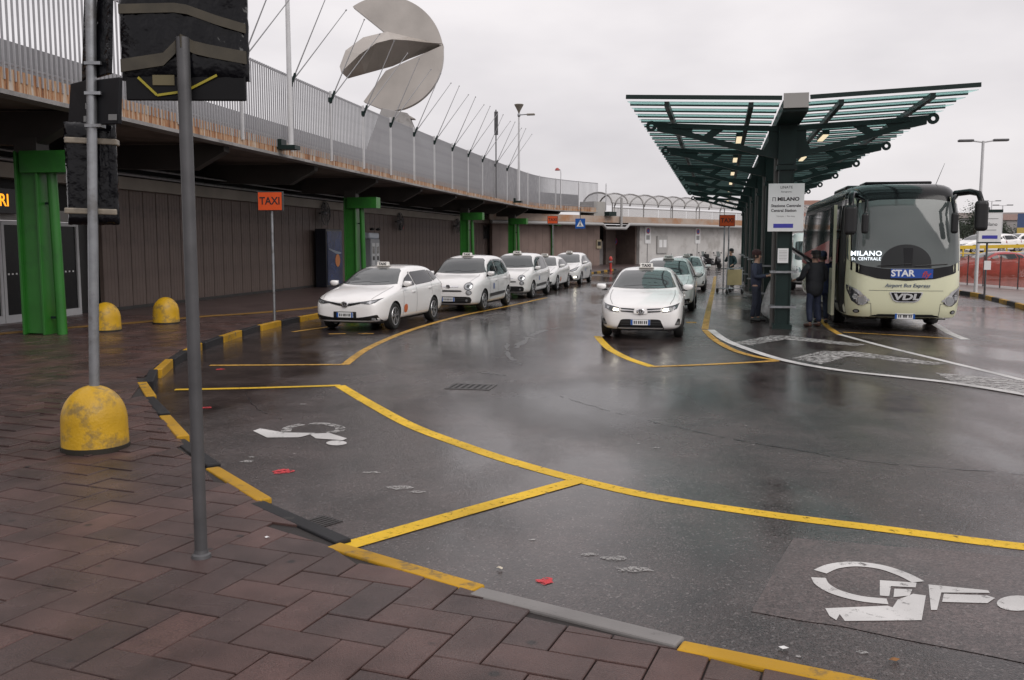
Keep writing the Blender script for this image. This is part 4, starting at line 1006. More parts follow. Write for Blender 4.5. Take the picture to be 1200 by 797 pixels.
# footbridge: posts, glazing, arched roof with ribs
M_rail = mat('bridge_steel', (.20,.19,.185), .4, metal=.3)
M_bglass = mat('hazy_glazing', (.46,.45,.44), .25, alpha=.42, spec=.4)
xs_ = np.arange(ex(716), X1, 2.2); Wd = 3.2
def archp(k, n=10): a = math.pi*k/n; return (Wd/2-Wd/2*math.cos(a), 5.45+.95*math.sin(a))
for i, x in enumerate(xs_):
    MB().tube([(x,archp(k)[0],archp(k)[1]) for k in range(11)], .075, 6).build('roof_rib', M_rail, eb)
    if i % 2 == 0: MB().box((x,-.05,4.85),(.07,.07,1.3)).box((x,Wd+.05,4.85),(.07,.07,1.3)).build('post', M_rail, eb)
    if i < len(xs_)-1:
        vs = []; fs = []
        for k in range(11): vs += [(x+.03,*archp(k)),(x+2.17,*archp(k))]
        for k in range(10): fs.append((2*k,2*k+1,2*k+3,2*k+2))
        MB().add(vs, fs).build('roof_glazing', M_bglass, eb)
        MB().box((x+1.1,-.06,4.66),(2.1,.02,.72)).build('balustrade_pane', M_bglass, eb)
for z in (5.05, 5.45): MB().box(((xs_[0]+X1)/2,-.05,z),(X1-xs_[0],.06,.06)).build('handrail', M_rail, eb)
MB().box((ex(706),1.2,4.9),(1.5,1.6,1.3)).build('stair_head', mat('stair_head_grey', (.34,.33,.31), .6), eb)
# things on the wall
def nosign(px, label, z=2.75):
    x = ex(px); p = A+Vector((u.x*x-nrm.x*-.68, u.y*x+nrm.y*.68, 0)); t = thing('wall_sign', label, 'sign', (A.x+u.x*x+nrm.x*.66, A.y+u.y*x+nrm.y*.66, z), ER, 'no stopping signs on the white wall')
    MB().box((0,0,0),(.85,.06,1.5)).build('plate', M_wht, t)
    MB().prism([(.26*math.cos(R(a)),.30+.26*math.sin(R(a))) for a in range(0,360,20)], 0, .01, face_M((0,-.035,.1),(0,-1,0))).build('red_disc', mat('sign_red', (.45,.03,.04), .4), t)
    MB().prism([(.17*math.cos(R(a)),.30+.17*math.sin(R(a))) for a in range(0,360,20)], .011, .015, face_M((0,-.035,.1),(0,-1,0))).build('blue_disc', M_bluesgn, t)
    MB().box((0,-.035,-.2),(.5,.01,.4)).build('print', M_gpr, t); MB().box((0,.06,-1.6),(.06,.08,1.8)).build('bracket', M_dpole, t)
nosign(765, 'white no stopping sign beside the notice board on the white wall'); nosign(823, 'white no stopping sign above the parked motor scooter')
def wallthing(name, px, z, off, label, cat, parts):
    x = ex(px, off); t = thing(name, label, cat, (A.x+u.x*x+nrm.x*off, A.y+u.y*x+nrm.y*off, z), ER)
    for nm, c, dm, m in parts: MB().box(c, dm, ).build(nm, m, t)
wallthing('notice_board', 775, 1.9, .62, 'pale grey notice board on the white wall', 'notice board', [('board',(0,0,0),(1.6,.1,1.6),mat('board_grey',(.38,.37,.36),.5)),('paper',(-.3,-.06,.1),(.5,.02,.7),M_wht),('paper',(.35,-.06,.1),(.5,.02,.7),M_wht)])
wallthing('wall_cabinet', 701, 1.95, .7, 'small tan fire hose cabinet on the pinkish panels', 'cabinet', [('case',(0,0,0),(.6,.12,.75),mat('tan_case',(.30,.25,.17),.5)),('window',(0,-.07,.05),(.4,.02,.35),M_matte)])
x = ex(720, 3.0); t = thing('no_parking_sign', 'round blue and red no parking sign on the service gate', 'sign', (A.x+u.x*x+nrm.x*3.0, A.y+u.y*x+nrm.y*3.0, 2.2), ER)
for r_, m_, y_ in ((.34,mat('sign_red', (.45,.03,.04), .4),0),(.25,M_bluesgn,-.012)): MB().prism([(r_*math.cos(R(a)),r_*math.sin(R(a))) for a in range(0,360,20)], 0, .012, face_M((0,y_,0),(0,-1,0))).build('disc', m_, t)
MB().box((0,-.03,0),(.06,.01,.48), Matrix.Rotation(R(45),4,'Y')).build('bar', mat('sign_red', (.45,.03,.04), .4), t)
p = P(715.5, 318); t = thing('fire_hydrant', 'slim red hydrant pillar in front of the service gate', 'hydrant', (p.x,p.y,0))
MB().lathe([(.14,0),(.14,.06),(.09,.08),(.09,.8),(.13,.84),(.13,.95),(.08,1.05),(0,1.1)], 14).build('pillar', mat('hydrant_red', (.42,.04,.03), .4), t, smooth=40); MB().box((0,-.1,.7),(.26,.1,.1)).build('outlet', M_galv, t)
# ------------------------------------------------------------------ right hand island, netting fence, raised car park
isl_px = [(1128,345),(1145,347.5),(1200,362),(1290,384)]
ip = [P(*q) for q in isl_px]; ip = [ip[0]+(ip[0]-ip[1])*6]+ip
vs = [(p.x,p.y,.13) for p in ip]+[(p.x+70,p.y+20,.13) for p in ip]
n = len(ip); far_ = MB().add(vs, [(i,i+1,n+i+1,n+i) for i in range(n-1)]).build('island_pavement', mat('wet_paving_slabs', (.20,.175,.165), .4, var=.2, vscale=.8)); setp(far_, 'wet pale paved island beyond the bus lane', kind='structure')
kp = arc_resample([p for p in ip], 1.1)
for i in range(len(kp)-1):
    a, b = kp[i], kp[i+1]; t = (b-a).normalized(); m = (a+b)/2
    if m.y > 75: continue
    o = MB().box((0,0,.04),(1.085,.14,.20)).build('kerbstone', M_kyel if i%2 else M_kblk, far_, bevel=.015); o.location = (m.x,m.y,0); o.rotation_euler = (0,0,math.atan2(t.y,t.x))
# stop sign of the island
p = P(1153.5, 347, .13); t = thing('stop_sign', 'white bus stop sign with dark cap on a slim black post on the island', 'sign', (p.x,p.y,.13), R(-14))
MB().tube([(0,0,-.02),(0,0,3.15)], .035, 10).build('post', M_dpole, t); MB().box((.06,-.03,2.45),(.72,.06,1.05)).build('panel', M_wht, t); MB().box((.06,-.03,3.02),(.78,.09,.10)).build('cap', M_dgreen, t); MB().box((.06,-.03,1.90),(.76,.08,.05)).build('bottom_edge', M_dgreen, t)
text('lettering', 'Milano', .17, M_blkprint, t, face_M((.06,-.064,2.55),(0,-1,0)), ext=.001); MB().box((.06,-.064,2.1),(.5,.006,.12)).build('logo_strip', M_vio, t)
MB().box((.06,-.064,2.75),(.5,.006,.02)).box((.06,-.064,2.35),(.4,.006,.02)).build('print_line', M_gpr, t); MB().box((.04,-.04,1.1),(.22,.03,.32)).build('timetable', M_wht, t)
def park_lamp(p, H, label):
    t = thing('car_park_lamp', label, 'lamp', p, R(-10), 'car park lamp posts'); MB().tube([(0,0,-.02),(0,0,H)], [.07,.05], 10).build('pole', M_wpole, t, smooth=40)
    for s in (-1,1):
        MB().tube([(0,0,H-.05),(s*.45,0,H+.02)], .03, 8).build('arm', M_wpole, t); MB().box((s*.62,0,H+.02),(.55,.22,.09)).build('lantern', M_dpole, t, bevel=.03)
p = P(1143, 342.5, .13); park_lamp((p.x,p.y,.13), 5.75, 'double headed lamp post standing on the island beside the bus')
park_lamp((D(1172,300,88).x,88,1.2), 4.4, 'double headed lamp post far in the raised car park')
park_lamp((D(1159,300,99).x,99,1.2), 5.3, 'double headed lamp post behind the bus stop sign')
# orange netting
M_net = mat('red_netting', (.58,.12,.08), .6, alpha=.74, var=.15, vscale=2)
fn = thing('netting_fence', 'red plastic construction netting stretched between steel stakes', 'fence', (0,0,0))
f0 = P(1100, 331, .13); f1 = P(1215, 341, .13); n = 6
pts = [f0.lerp(f1, i/n) for i in range(n+1)]
for i, p in enumerate(pts):
    MB().tube([(p.x,p.y,0),(p.x,p.y,1.5)], .03, 8).build('stake', M_dpole, fn)
    if i < n:
        q2 = pts[i+1]; d_ = (q2-p); vs = []; fs = []; m_ = 8
        for k in range(m_+1):
            c = p+d_*k/m_; sag = .10*math.sin(math.pi*k/m_)
            vs += [(c.x,c.y,.22),(c.x,c.y+.03*math.sin(k*2.1),.8),(c.x,c.y,1.45-sag)]
        for k in range(m_): fs += [(3*k,3*k+3,3*k+4,3*k+1),(3*k+1,3*k+4,3*k+5,3*k+2)]
        MB().add(vs, fs).build('netting', M_net, fn)
# raised car park
ra = D(1075, 300, 58); rb = D(1230, 300, 66)
rw = setp(MB().add([(ra.x,58,0),(rb.x+20,68,0),(rb.x+90,170,0),(ra.x-4,170,0),(ra.x,58,1.15),(rb.x+20,68,1.75),(rb.x+90,170,1.4),(ra.x-4,170,1.4)], [(0,1,5,4),(1,2,6,5),(2,3,7,6),(3,0,4,7),(4,5,6,7)]).build('car_park_terrace', M_conc), 'concrete terrace of the raised car park beyond the island', kind='structure')
gt = thing('guard_rail', 'yellow guard rail climbing along the edge of the raised car park', 'guard rail', (0,0,0))
M_gy = mat('rail_yellow', (.60,.40,.03), .45, var=.1)
e0 = Vector((ra.x,57.9,1.15)); e1 = Vector((rb.x+20,67.9,1.75)); n = 20
for i in range(n+1): c = e0.lerp(e1,i/n); MB().box((c.x,c.y,c.z+.3),(.08,.08,.65)).build('post', M_gy, gt)
MB().beam(e0+Vector((0,0,.55)), e1+Vector((0,0,.55)), .06, .22).build('rail', M_gy, gt); MB().beam(e0+Vector((0,0,.18)), e1+Vector((0,0,.18)), .05, .06).build('lower_rail', M_gy, gt)
# billboard
p = D(1211, 280, 105); t = thing('billboard', 'blue and yellow billboard far beyond the car park', 'billboard', (p.x,105,1.3), R(-20))
MB().box((0,0,3.3),(3.4,.2,1.6)).build('blue_panel', mat('billboard_blue', (.05,.08,.17), .4), t); MB().box((0,0,1.85),(3.4,.2,1.3)).build('yellow_panel', mat('billboard_yellow', (.45,.33,.08), .5), t); MB().box((-1.2,.1,.6),(.2,.2,1.4)).box((1.2,.1,.6),(.2,.2,1.4)).build('leg', M_dpole, t)
# far trees: trunk, limbs, clumped leaf crown
M_leaf = mat('winter_evergreen', (.035,.05,.03), .7, var=.5, vscale=.6); M_bark = mat('bark', (.05,.04,.03), .8)
lr = random.Random(5)
def leaf_crown(H, W, n):
    q = MB(); cl = [(lr.gauss(0,W*.38), lr.gauss(0,W*.38), H*.62+lr.gauss(0,H*.15), lr.uniform(.5,1.1)*W*.22) for _ in range(16)]
    for _ in range(n):
        c = lr.choice(cl); x, y, z = (c[k]+lr.gauss(0,c[3]) for k in range(3)); s = lr.uniform(.10,.24)
        T = Matrix.Translation((x,y,max(H*.22,z))) @ Matrix.Rotation(lr.uniform(0,6.28),4,'Z') @ Matrix.Rotation(lr.uniform(-1.3,1.3),4,'X')
        q.add([(-s,0,0),(0,-s*.5,0),(s,0,0),(0,s*.5,.03)], [(0,1,2,3)], 0, T)
    return q.mesh('crown', M_leaf)
cm = [leaf_crown(6.5,3.2,2600), leaf_crown(5.5,4,2600)]
k = 0
for px, d, sc_, lb in ((1141,118,.75,'dark evergreen tree behind the bus mirror'),(1128,126,.8,'dark evergreen tree rising behind the bus roof corner'),(1172,165,.7,'hazy tree behind the raised car park cars'),(1186,170,.6,'low hazy tree next to the billboard'),(1205,150,.7,'hazy tree beyond the billboard'),(950,135,.8,'dark tree seen between the canopy column and the bus')):
    p = D(px, 290, d); t = thing('evergreen_tree', lb, 'tree', (p.x,d,0 if px < 1100 else 1.2), lr.uniform(0,6), 'far trees')
    q = MB(); q.tube([(0,0,-.3),(.05,0,1.5),(0,.1,3.2*sc_+1)], [.2,.15,.06], 8)
    for a in range(5): q.tube([(0,0,1.2+a*.4),(.9*math.cos(a*1.9),.9*math.sin(a*1.9),2.2+a*.5)], [.06,.02], 5)
    q.build('trunk', M_bark, t); o = inst('crown', cm[k%2], t, (0,0,0), (0,0,0), (sc_,sc_,sc_)); k += 1
# distant houses seen between column and bus
def house(px, d, w_, h_, col, roof, lb, base=0):
    p = D(px, 290, d); t = thing('distant_house', lb, 'building', (p.x,d,base), R(-12))
    MB().box((0,0,h_/2),(w_,8,h_)).build('wall', mat('house_%d' % int(px), col, .7, var=.08), t)
    MB().add([(-w_/2-.4,-4.4,h_),(w_/2+.4,-4.4,h_),(w_/2+.4,4.4,h_),(-w_/2-.4,4.4,h_),(-w_/2-.4,0,h_+1.6),(w_/2+.4,0,h_+1.6)], [(0,1,5,4),(2,3,4,5),(0,4,3),(1,2,5),(0,3,2,1)]).build('roof', mat('roof_%d' % int(px), roof, .7, var=.15), t)
    nx = max(2, int(w_/2.4))
    for z in np.arange(1.6, h_-.8, 2.9):
        for i in range(nx):
            x = -w_/2+w_*(i+.5)/nx; o = MB().box((x,-4.02,z),(1.0,.08,1.4)).build('window', M_wht, t); MB().box((x,-4.07,z),(.82,.04,1.22)).build('pane', M_glass, o)
house(946, 150, 12, 5.6, (.32,.18,.13), (.22,.09,.06), 'red brick house with tiled roof seen past the canopy column')
house(962, 175, 16, 8.5, (.36,.30,.26), (.20,.10,.07), 'pale house with tiled roof behind the coach')
house(1150, 260, 40, 9, (.30,.29,.29), (.17,.14,.13), 'long hazy grey block beyond the raised car park')
house(1240, 240, 30, 8, (.33,.31,.30), (.2,.13,.11), 'hazy pale block far right of the billboard')
# ------------------------------------------------------------------ vehicles
def decal(bvh, poly, axis, eps=.004, res=.06, org=3.0):
    """flat outline laid onto a body: axis 'F' (x,z seen from the front), 'B' from behind, 'L'/'Rt' (y,z seen from the side), 'T' from above (x,y)"""
    bm = bmesh.new(); vs = [bm.verts.new((a, b, 0)) for a, b in poly]; bm.faces.new(vs)
    a0, a1 = min(p[0] for p in poly), max(p[0] for p in poly); b0, b1 = min(p[1] for p in poly), max(p[1] for p in poly)
    for k in range(1, int((a1-a0)/res)+1):
        bmesh.ops.bisect_plane(bm, geom=bm.verts[:]+bm.edges[:]+bm.faces[:], plane_co=(a0+k*res*(a1-a0)/((int((a1-a0)/res)+1)*res),0,0), plane_no=(1,0,0))
    for k in range(1, int((b1-b0)/res)+1):
        bmesh.ops.bisect_plane(bm, geom=bm.verts[:]+bm.edges[:]+bm.faces[:], plane_co=(0,b0+k*res*(b1-b0)/((int((b1-b0)/res)+1)*res),0), plane_no=(0,1,0))
    d = {'F': Vector((0,1,0)), 'B': Vector((0,-1,0)), 'L': Vector((1,0,0)), 'Rt': Vector((-1,0,0)), 'T': Vector((0,0,-1))}[axis]
    miss = []
    for v in bm.verts:
        a, b = v.co.x, v.co.y
        o = {'F': Vector((a,-9,b)), 'B': Vector((a,9,b)), 'L': Vector((-5,a,b)), 'Rt': Vector((5,a,b)), 'T': Vector((a,b,9))}[axis]
        h = bvh.ray_cast(o, d)
        if h[0] is None: miss.append(v); v.co = o
        else: v.co = h[0]-d*eps+(h[1]*eps*.6 if h[1].dot(d) < 0 else Vector((0,0,0)))
    if miss: bmesh.ops.delete(bm, geom=miss, context='VERTS')
    if axis in ('F','L'): pass
    bmesh.ops.recalc_face_normals(bm, faces=bm.faces)
    for f in bm.faces:
        if f.normal.dot(d) > 0: f.normal_flip()
    me = bpy.data.meshes.new('d'); bm.to_mesh(me); bm.free(); return me
def mobj(name, me, m, parent, smooth=True):
    me.materials.clear(); me.materials.append(m); me.name = name
    if smooth: me.shade_smooth(); me.set_sharp_from_angle(angle=R(40))
    o = bpy.data.objects.new(name, me); return link(o, parent)
def mirror(poly): return [(-a, b) for a, b in poly][::-1]
def evalmesh(o):
    bpy.context.view_layer.update(); dg = bpy.context.evaluated_depsgraph_get(); me = bpy.data.meshes.new_from_object(o.evaluated_get(dg)); return me
def tyre_mesh(r, w):
    return MB().lathe([(r*.66,-w/2+.01),(r*.78,-w/2-.004),(r*.93,-w/2+.004),(r*.985,-w/2+.03),(r,-w/4),(r,w/4),(r*.985,w/2-.03),(r*.93,w/2-.004),(r*.78,w/2+.004),(r*.66,w/2-.01)], 30, Matrix.Rotation(R(90),4,'Y')).mesh('wheel', M_rub)
def rim_mesh(r, w, n=5, dbl=True):
    q = MB(); T = Matrix.Rotation(R(90),4,'Y')
    q.lathe([(r*.68,-w/2),(r*.70,-w/2-.005),(r*.68,w/2-.01),(r*.66,w/2),(r*.61,w/2-.004),(r*.60,w/2-.05),(r*.60,-w/2+.02)], 30, T, 0)
    q.lathe([(0,w/2-.05),(r*.60,w/2-.06),(r*.60,w/2-.07),(0,w/2-.07)], 24, T, 1)
    q.lathe([(r*.17,w/2-.05),(r*.16,w/2-.012),(r*.10,w/2-.004),(0,w/2-.004)], 16, T, 0)
    for k in range(n):
        for off in ((-.13,.13) if dbl else (0,)):
            a = 2*math.pi*k/n+off
            c, s = math.cos(a), math.sin(a); c2, s2 = math.cos(a+off*.4), math.sin(a+off*.4)
            q.beam((w/2-.022,r*.12*c,r*.12*s),(w/2-.012,r*.63*c2,r*.63*s2),.03,.022,None,0,(1,0,0))
    return q.mesh('rim', [M_rim, M_matte])
def fillet(poly, n=4, r=.25):
    out = []; N_ = len(poly)
    for i in range(N_):
        p0 = Vector(poly[i-1]); p1 = Vector(poly[i]); p2 = Vector(poly[(i+1)%N_])
        a = p1.lerp(p0, r); b = p1.lerp(p2, r)
        for k in range(n+1): t = k/n; q = a.lerp(p1,t).lerp(p1.lerp(b,t),t); out.append((q.x,q.y))
    return out
CARS = {
 'hatch': dict(L=4.28, ax=(.88,3.48), r=.318,
   s=[0,.05,.16,.42,.80,1.08,1.30,1.65,2.05,2.6,3.2,3.70,4.02,4.19,4.28],
   zt=[.66,.72,.785,.87,.945,.985,1.03,1.245,1.415,1.475,1.455,1.385,1.17,.98,.84],
   be=[.58,.64,.70,.78,.85,.885,.905,.92,.935,.955,.985,1.0,.98,.90,.78],
   wb=[.56,.69,.785,.85,.872,.876,.878,.88,.88,.88,.88,.865,.82,.75,.62],
   wr=[.42,.52,.60,.67,.70,.71,.70,.645,.60,.585,.575,.555,.55,.52,.46],
   zb=[.30,.23,.20,.19,.19,.20,.20,.20,.20,.20,.20,.20,.24,.28,.34]),
 'wagon': dict(L=4.56, ax=(.90,3.50), r=.318,
   s=[0,.05,.16,.42,.80,1.08,1.30,1.65,2.05,2.6,3.3,3.95,4.25,4.45,4.56],
   zt=[.66,.72,.785,.87,.945,.985,1.03,1.245,1.415,1.475,1.475,1.43,1.27,1.02,.84],
   be=[.58,.64,.70,.78,.85,.885,.905,.92,.935,.955,.985,1.0,.99,.92,.78],
   wb=[.56,.69,.785,.85,.872,.876,.878,.88,.88,.88,.88,.865,.83,.76,.62],
   wr=[.42,.52,.60,.67,.70,.71,.70,.645,.60,.59,.58,.565,.56,.53,.46],
   zb=[.30,.23,.20,.19,.19,.20,.20,.20,.20,.20,.20,.20,.24,.28,.34]),
 'mpv': dict(L=4.15, ax=(.84,3.45), r=.32,
   s=[0,.05,.16,.38,.66,.86,1.02,1.30,1.65,2.2,2.9,3.55,3.88,4.06,4.15],
   zt=[.70,.80,.90,.98,1.03,1.065,1.12,1.38,1.575,1.655,1.655,1.60,1.44,1.12,.88],
   be=[.62,.70,.79,.87,.92,.95,.965,.97,.975,.985,1.0,1.02,1.02,.96,.80],
   wb=[.58,.71,.80,.86,.882,.886,.888,.89,.89,.89,.89,.875,.83,.76,.62],
   wr=[.46,.58,.66,.72,.74,.745,.74,.70,.665,.65,.645,.63,.61,.56,.48],
   zb=[.30,.23,.20,.19,.19,.20,.20,.20,.20,.20,.20,.20,.24,.28,.34]),
 'tall': dict(L=4.60, ax=(.92,3.70), r=.318,
   s=[0,.05,.16,.40,.74,1.00,1.20,1.60,2.05,2.7,3.4,4.0,4.30,4.50,4.60],
   zt=[.64,.72,.80,.89,.965,1.01,1.06,1.30,1.49,1.57,1.565,1.50,1.33,1.06,.86],
   be=[.56,.64,.71,.80,.88,.915,.935,.95,.96,.98,1.0,1.02,1.01,.94,.80],
   wb=[.52,.68,.785,.85,.878,.884,.886,.888,.888,.888,.885,.87,.83,.76,.62],
   wr=[.40,.52,.60,.67,.70,.71,.70,.65,.61,.60,.59,.575,.56,.53,.46],
   zb=[.30,.23,.20,.19,.19,.20,.20,.20,.20,.20,.20,.20,.24,.28,.34]),
}
_carmesh = {}
def car_body(kind):
    if kind in _carmesh: return _carmesh[kind]
    c = CARS[kind]; L = c['L']; rings = []
    for s, zt, be, wb, wr, zb in zip(c['s'], c['zt'], c['be'], c['wb'], c['wr'], c['zb']):
        rr = min(.085, .30*(zt-be)); y = s-L/2; mid = zb+.55*(be-zb)
        half = [(0,zb),(wb*.55,zb),(wb*.90,zb+.015),(wb*.975,zb+.10),(wb*1.0,mid),(wb*.992,be-.05),(wb*.955,be+.005),(wr+(wb*.955-wr)*.5,(be+zt-rr)/2+.01),(wr+.02,zt-rr*1.05),(wr*.86,zt-rr*.32),(wr*.45,zt-.008),(0,zt)]
        ring = [(x,y,z) for x,z in half]+[(-x,y,z) for x,z in half[-2:0:-1]]
        rings.append(ring)
    n = len(rings[0]); vs = [p for r_ in rings for p in r_]; fs = []
    for i in range(len(rings)-1):
        for k in range(n): fs.append((i*n+k,(i+1)*n+k,(i+1)*n+(k+1)%n,i*n+(k+1)%n))
    fs += [tuple(range(n)), tuple((len(rings)-1)*n+k for k in range(n-1,-1,-1))]
    o = MB().add(vs, fs).build('body', [M_carw, M_matte])
    sb = o.modifiers.new('s','SUBSURF'); sb.levels = 2; sb.render_levels = 2
    me0 = evalmesh(o); bvh = BVHTree.FromPolygons([v.co.copy() for v in me0.vertices], [tuple(p.vertices) for p in me0.polygons])
    q = MB(); Rw = c['r']+.045
    cut = []
    for s in c['ax']:
        for sg in (-1,1):
            q = MB(); q.lathe([(Rw,-.17),(Rw,.20)], 28, Matrix.Translation((sg*.80,s-L/2,c['r']-.005)) @ Matrix.Rotation(R(90),4,'Y')); k = q.build('cut', [M_matte, M_matte]); cut.append(k)
            b = o.modifiers.new('b','BOOLEAN'); b.operation = 'DIFFERENCE'; b.object = k; b.solver = 'EXACT'; b.material_mode = 'TRANSFER'
    me = evalmesh(o)
    for k in cut: bpy.data.objects.remove(k)
    bpy.data.objects.remove(o)
    me.shade_smooth(); me.set_sharp_from_angle(angle=R(38)); me.name = 'body'
    _carmesh[kind] = (me, bvh); return me, bvh
def make_car(kind, face, label, taxi=True, lit=False, group='white taxis'):
    c = CARS[kind]; L = c['L']; me, bvh = car_body(kind); F = -L/2
    t = thing('taxi' if taxi else 'parked_car', label, 'car', (0,0,0), 0, group)
    body = link(bpy.data.objects.new('body', me), t)
    def dec(nm, poly, ax, m, par=None, eps=.004, res=.06): return mobj(nm, decal(bvh, poly, ax, eps, res), m, par or t)
    def both(nm, poly, m, eps=.004, res=.05):
        r_ = []
        for sg in (1,-1): r_.append(dec(nm, poly if sg > 0 else mirror(poly), 'F', m, None, eps, res))
        return r_
    zi = lambda arr, s: float(np.interp(s, c['s'], c[arr]))
    mpv = kind == 'mpv'
    # windscreen
    s0 = c['s'][6]; zc = zi('zt', s0)
    z1 = zi('zt', c['s'][8])-.03
    wbm = zi('wr', s0)+(.02 if not mpv else .06); wtp = zi('wr', c['s'][8])-.05
    wpoly = [(-wbm+.02,zc+.015),(-wbm*.5,zc-.008),(0,zc-.015),(wbm*.5,zc-.008),(wbm-.02,zc+.015),(wtp,z1-.05),(wtp-.08,z1),(0,z1+.012),(-wtp+.08,z1),(-wtp,z1-.05)]
    ws = dec('windscreen', wpoly, 'F', M_glass, None, .010, .04)
    for x0, x1 in ((-.45,.05),(.05,.5)):
        q = MB()
        pts = []
        for k in range(6):
            x = x0+(x1-x0)*k/5; h = bvh.ray_cast(Vector((x,-9,zc+.03+.035*k/5)), Vector((0,1,0)))
            if h[0]: pts.append(h[0]+Vector((0,-.018,.0)))
        q.tube(pts, .008, 5); q.build('wiper', M_black, t)
    st_ = dec('permit', [(-.09,z1-.09),(.0,z1-.09),(.0,z1-.04),(-.09,z1-.04)], 'F', M_wht, None, .008) if taxi else None
    for sg in (1,-1):
        ln = [(sg*.60,F+.14),(sg*.665,F+.40),(sg*.69,F+.80),(sg*.68,F+c['s'][6]-.06)]
        dec('bonnet_seam', ln+[(x-sg*.009,y_) for x,y_ in ln[::-1]], 'T', M_seam, None, .002)
    # side windows
    y = lambda s: s-L/2
    b_ = lambda s: zi('be', s)+.045; rf = lambda s: zi('zt', s)-.135
    sA = c['s'][6]+.16; sM = (c['ax'][0]+c['ax'][1])/2+.06; sE = c['s'][11]
    fw = [(y(sA),b_(sA)),(y(sM-.03),b_(sM)),(y(sM-.06),rf(sM)),(y(c['s'][8]+.25),rf(c['s'][8]+.25)),(y(sA+.38),rf(sA+.38)-.03)]
    rw_ = [(y(sM+.03),b_(sM)),(y(sE-.42),b_(sE-.4)+.0),(y(sE-.50),rf(sE-.5)),(y(sM+.02),rf(sM))]
    qw = [(y(sE-.36),b_(sE-.4)+.01),(y(sE+(.10 if kind!='hatch' else -.02)),b_(sE)+.06),(y(sE-.05),rf(sE-.05)-.03),(y(sE-.44),rf(sE-.44))]
    for ax in ('L','Rt'):
        for nm, pg in (('side_window',fw),('side_window',rw_),('quarter_window',qw)):
            dec(nm, fillet(pg, 2, .08), ax, M_glass2, None, .009, .04)
        # door seams, handles, sill
        for s_, lo_, hi_ in ((c['ax'][0]+.50,.30,b_(1.6)-.03),(sM,.26,b_(sM)-.02),(c['ax'][1]-.16,.72,b_(3.2)-.02)):
            dec('door_seam', [(y(s_)-.005,lo_),(y(s_)+.005,lo_),(y(s_)+.005,hi_),(y(s_)-.005,hi_)], ax, M_seam, None, .002)
        for s_ in (sM-.20, c['ax'][1]-.32):
            h = bvh.ray_cast(Vector((-5 if ax=='L' else 5, y(s_), zi('be',s_)-.10)), Vector((1 if ax=='L' else -1,0,0)))
            MB().box((h[0].x,y(s_),zi('be',s_)-.10),(.05,.19,.032)).build('door_handle', M_carw, t, bevel=.01)
        if mpv: dec('rub_strip', [(y(1.30),.40),(y(2.95),.44),(y(2.95),.53),(y(1.30),.50)], ax, M_black, None, .012)
        elif kind == 'tall': pass
        # mirrors
        sg = -1 if ax == 'L' else 1
        ms = sA-.02; zx = zi('be', ms)+.10
        q = MB(); pr = [(0,.0),(.05,.012),(.085,.04),(.10,.09),(.095,.13),(.06,.155),(0,.16)]
        T = Matrix.Translation((sg*(zi('wb',ms)+.075),y(ms)-.02,zx-.035)) @ Matrix.Diagonal((1.1,.62,.85,1))
        q.lathe(pr, 14, T); mr = q.build('mirror', M_carw, t, smooth=60)
        T2 = Matrix.Translation((sg*(zi('wb',ms)+.075),y(ms)+.045,zx+.045)); MB().box((0,0,0),(.19,.012,.11),T2).build('mirror_glass', M_chr, mr, bevel=.01)
        MB().box((sg*(zi('wb',ms)-.0),y(ms),zx-.03),(.12,.05,.04)).build('mirror_stalk', M_black, t)
        if taxi and face == 'wagon':
            dec('orange_badge', fillet([(y(1.42),.36),(y(1.64),.36),(y(1.64),.56),(y(1.42),.56)], 4, .4), ax, mat('badge_orange', (.55,.13,.04), .4), None, .004)
        elif taxi: 
            dec('door_badge', fillet([(y(sM-.55),.62),(y(sM-.38),.62),(y(sM-.38),.80),(y(sM-.55),.80)], 2, .3), ax, mat('badge_blue', (.16,.20,.36), .4), None, .004)
    # rear window and lamps
    zr0 = zi('zt', c['s'][12]); dec('rear_window', fillet([(-.52,zr0-.12),(.52,zr0-.12),(.46,zi('zt',c['s'][11])-.06),(-.46,zi('zt',c['s'][11])-.06)], 2, .1), 'B', M_glass2)
    M_tail = mat('tail_lamp', (.28,.015,.015), .15, coat=1)
    for sg in (1,-1):
        pg = [(.60,.80),(.80,.76),(.79,.98),(.64,.98)]; dec('tail_lamp', pg if sg>0 else mirror(pg), 'B', M_tail, None, .006)
        sp_ = [(y(L-.36),.80),(y(L-.12),.78),(y(L-.14),.98),(y(L-.34),.99)]; dec('tail_lamp', sp_, 'L' if sg < 0 else 'Rt', M_tail, None, .004)
    # ---- face
    def plate(z, par=None):
        h = bvh.ray_cast(Vector((0,-9,z)), Vector((0,1,0)))[0]
        o = MB().box((0,h.y-.012,z),(.40,.02,.115)).build('number_plate', M_wht, t, bevel=.004)
        for sg in (-1,1): MB().box((sg*.178,h.y-.023,z),(.038,.004,.11)).build('blue_band', M_bluesgn, o)
        for k, x in enumerate((-.125,-.085,-.035,.0,.035,.085,.125)): MB().box((x,h.y-.0235,z),(.022,.003,.062)).build('character', M_blkprint, o)
    def disc(nm, x, z, r_, m, eps, sx=1.0): 
        return dec(nm, [(x+r_*sx*math.cos(R(a)), z+r_*math.sin(R(a))) for a in range(0,360,24)], 'F', m, None, eps, .05)
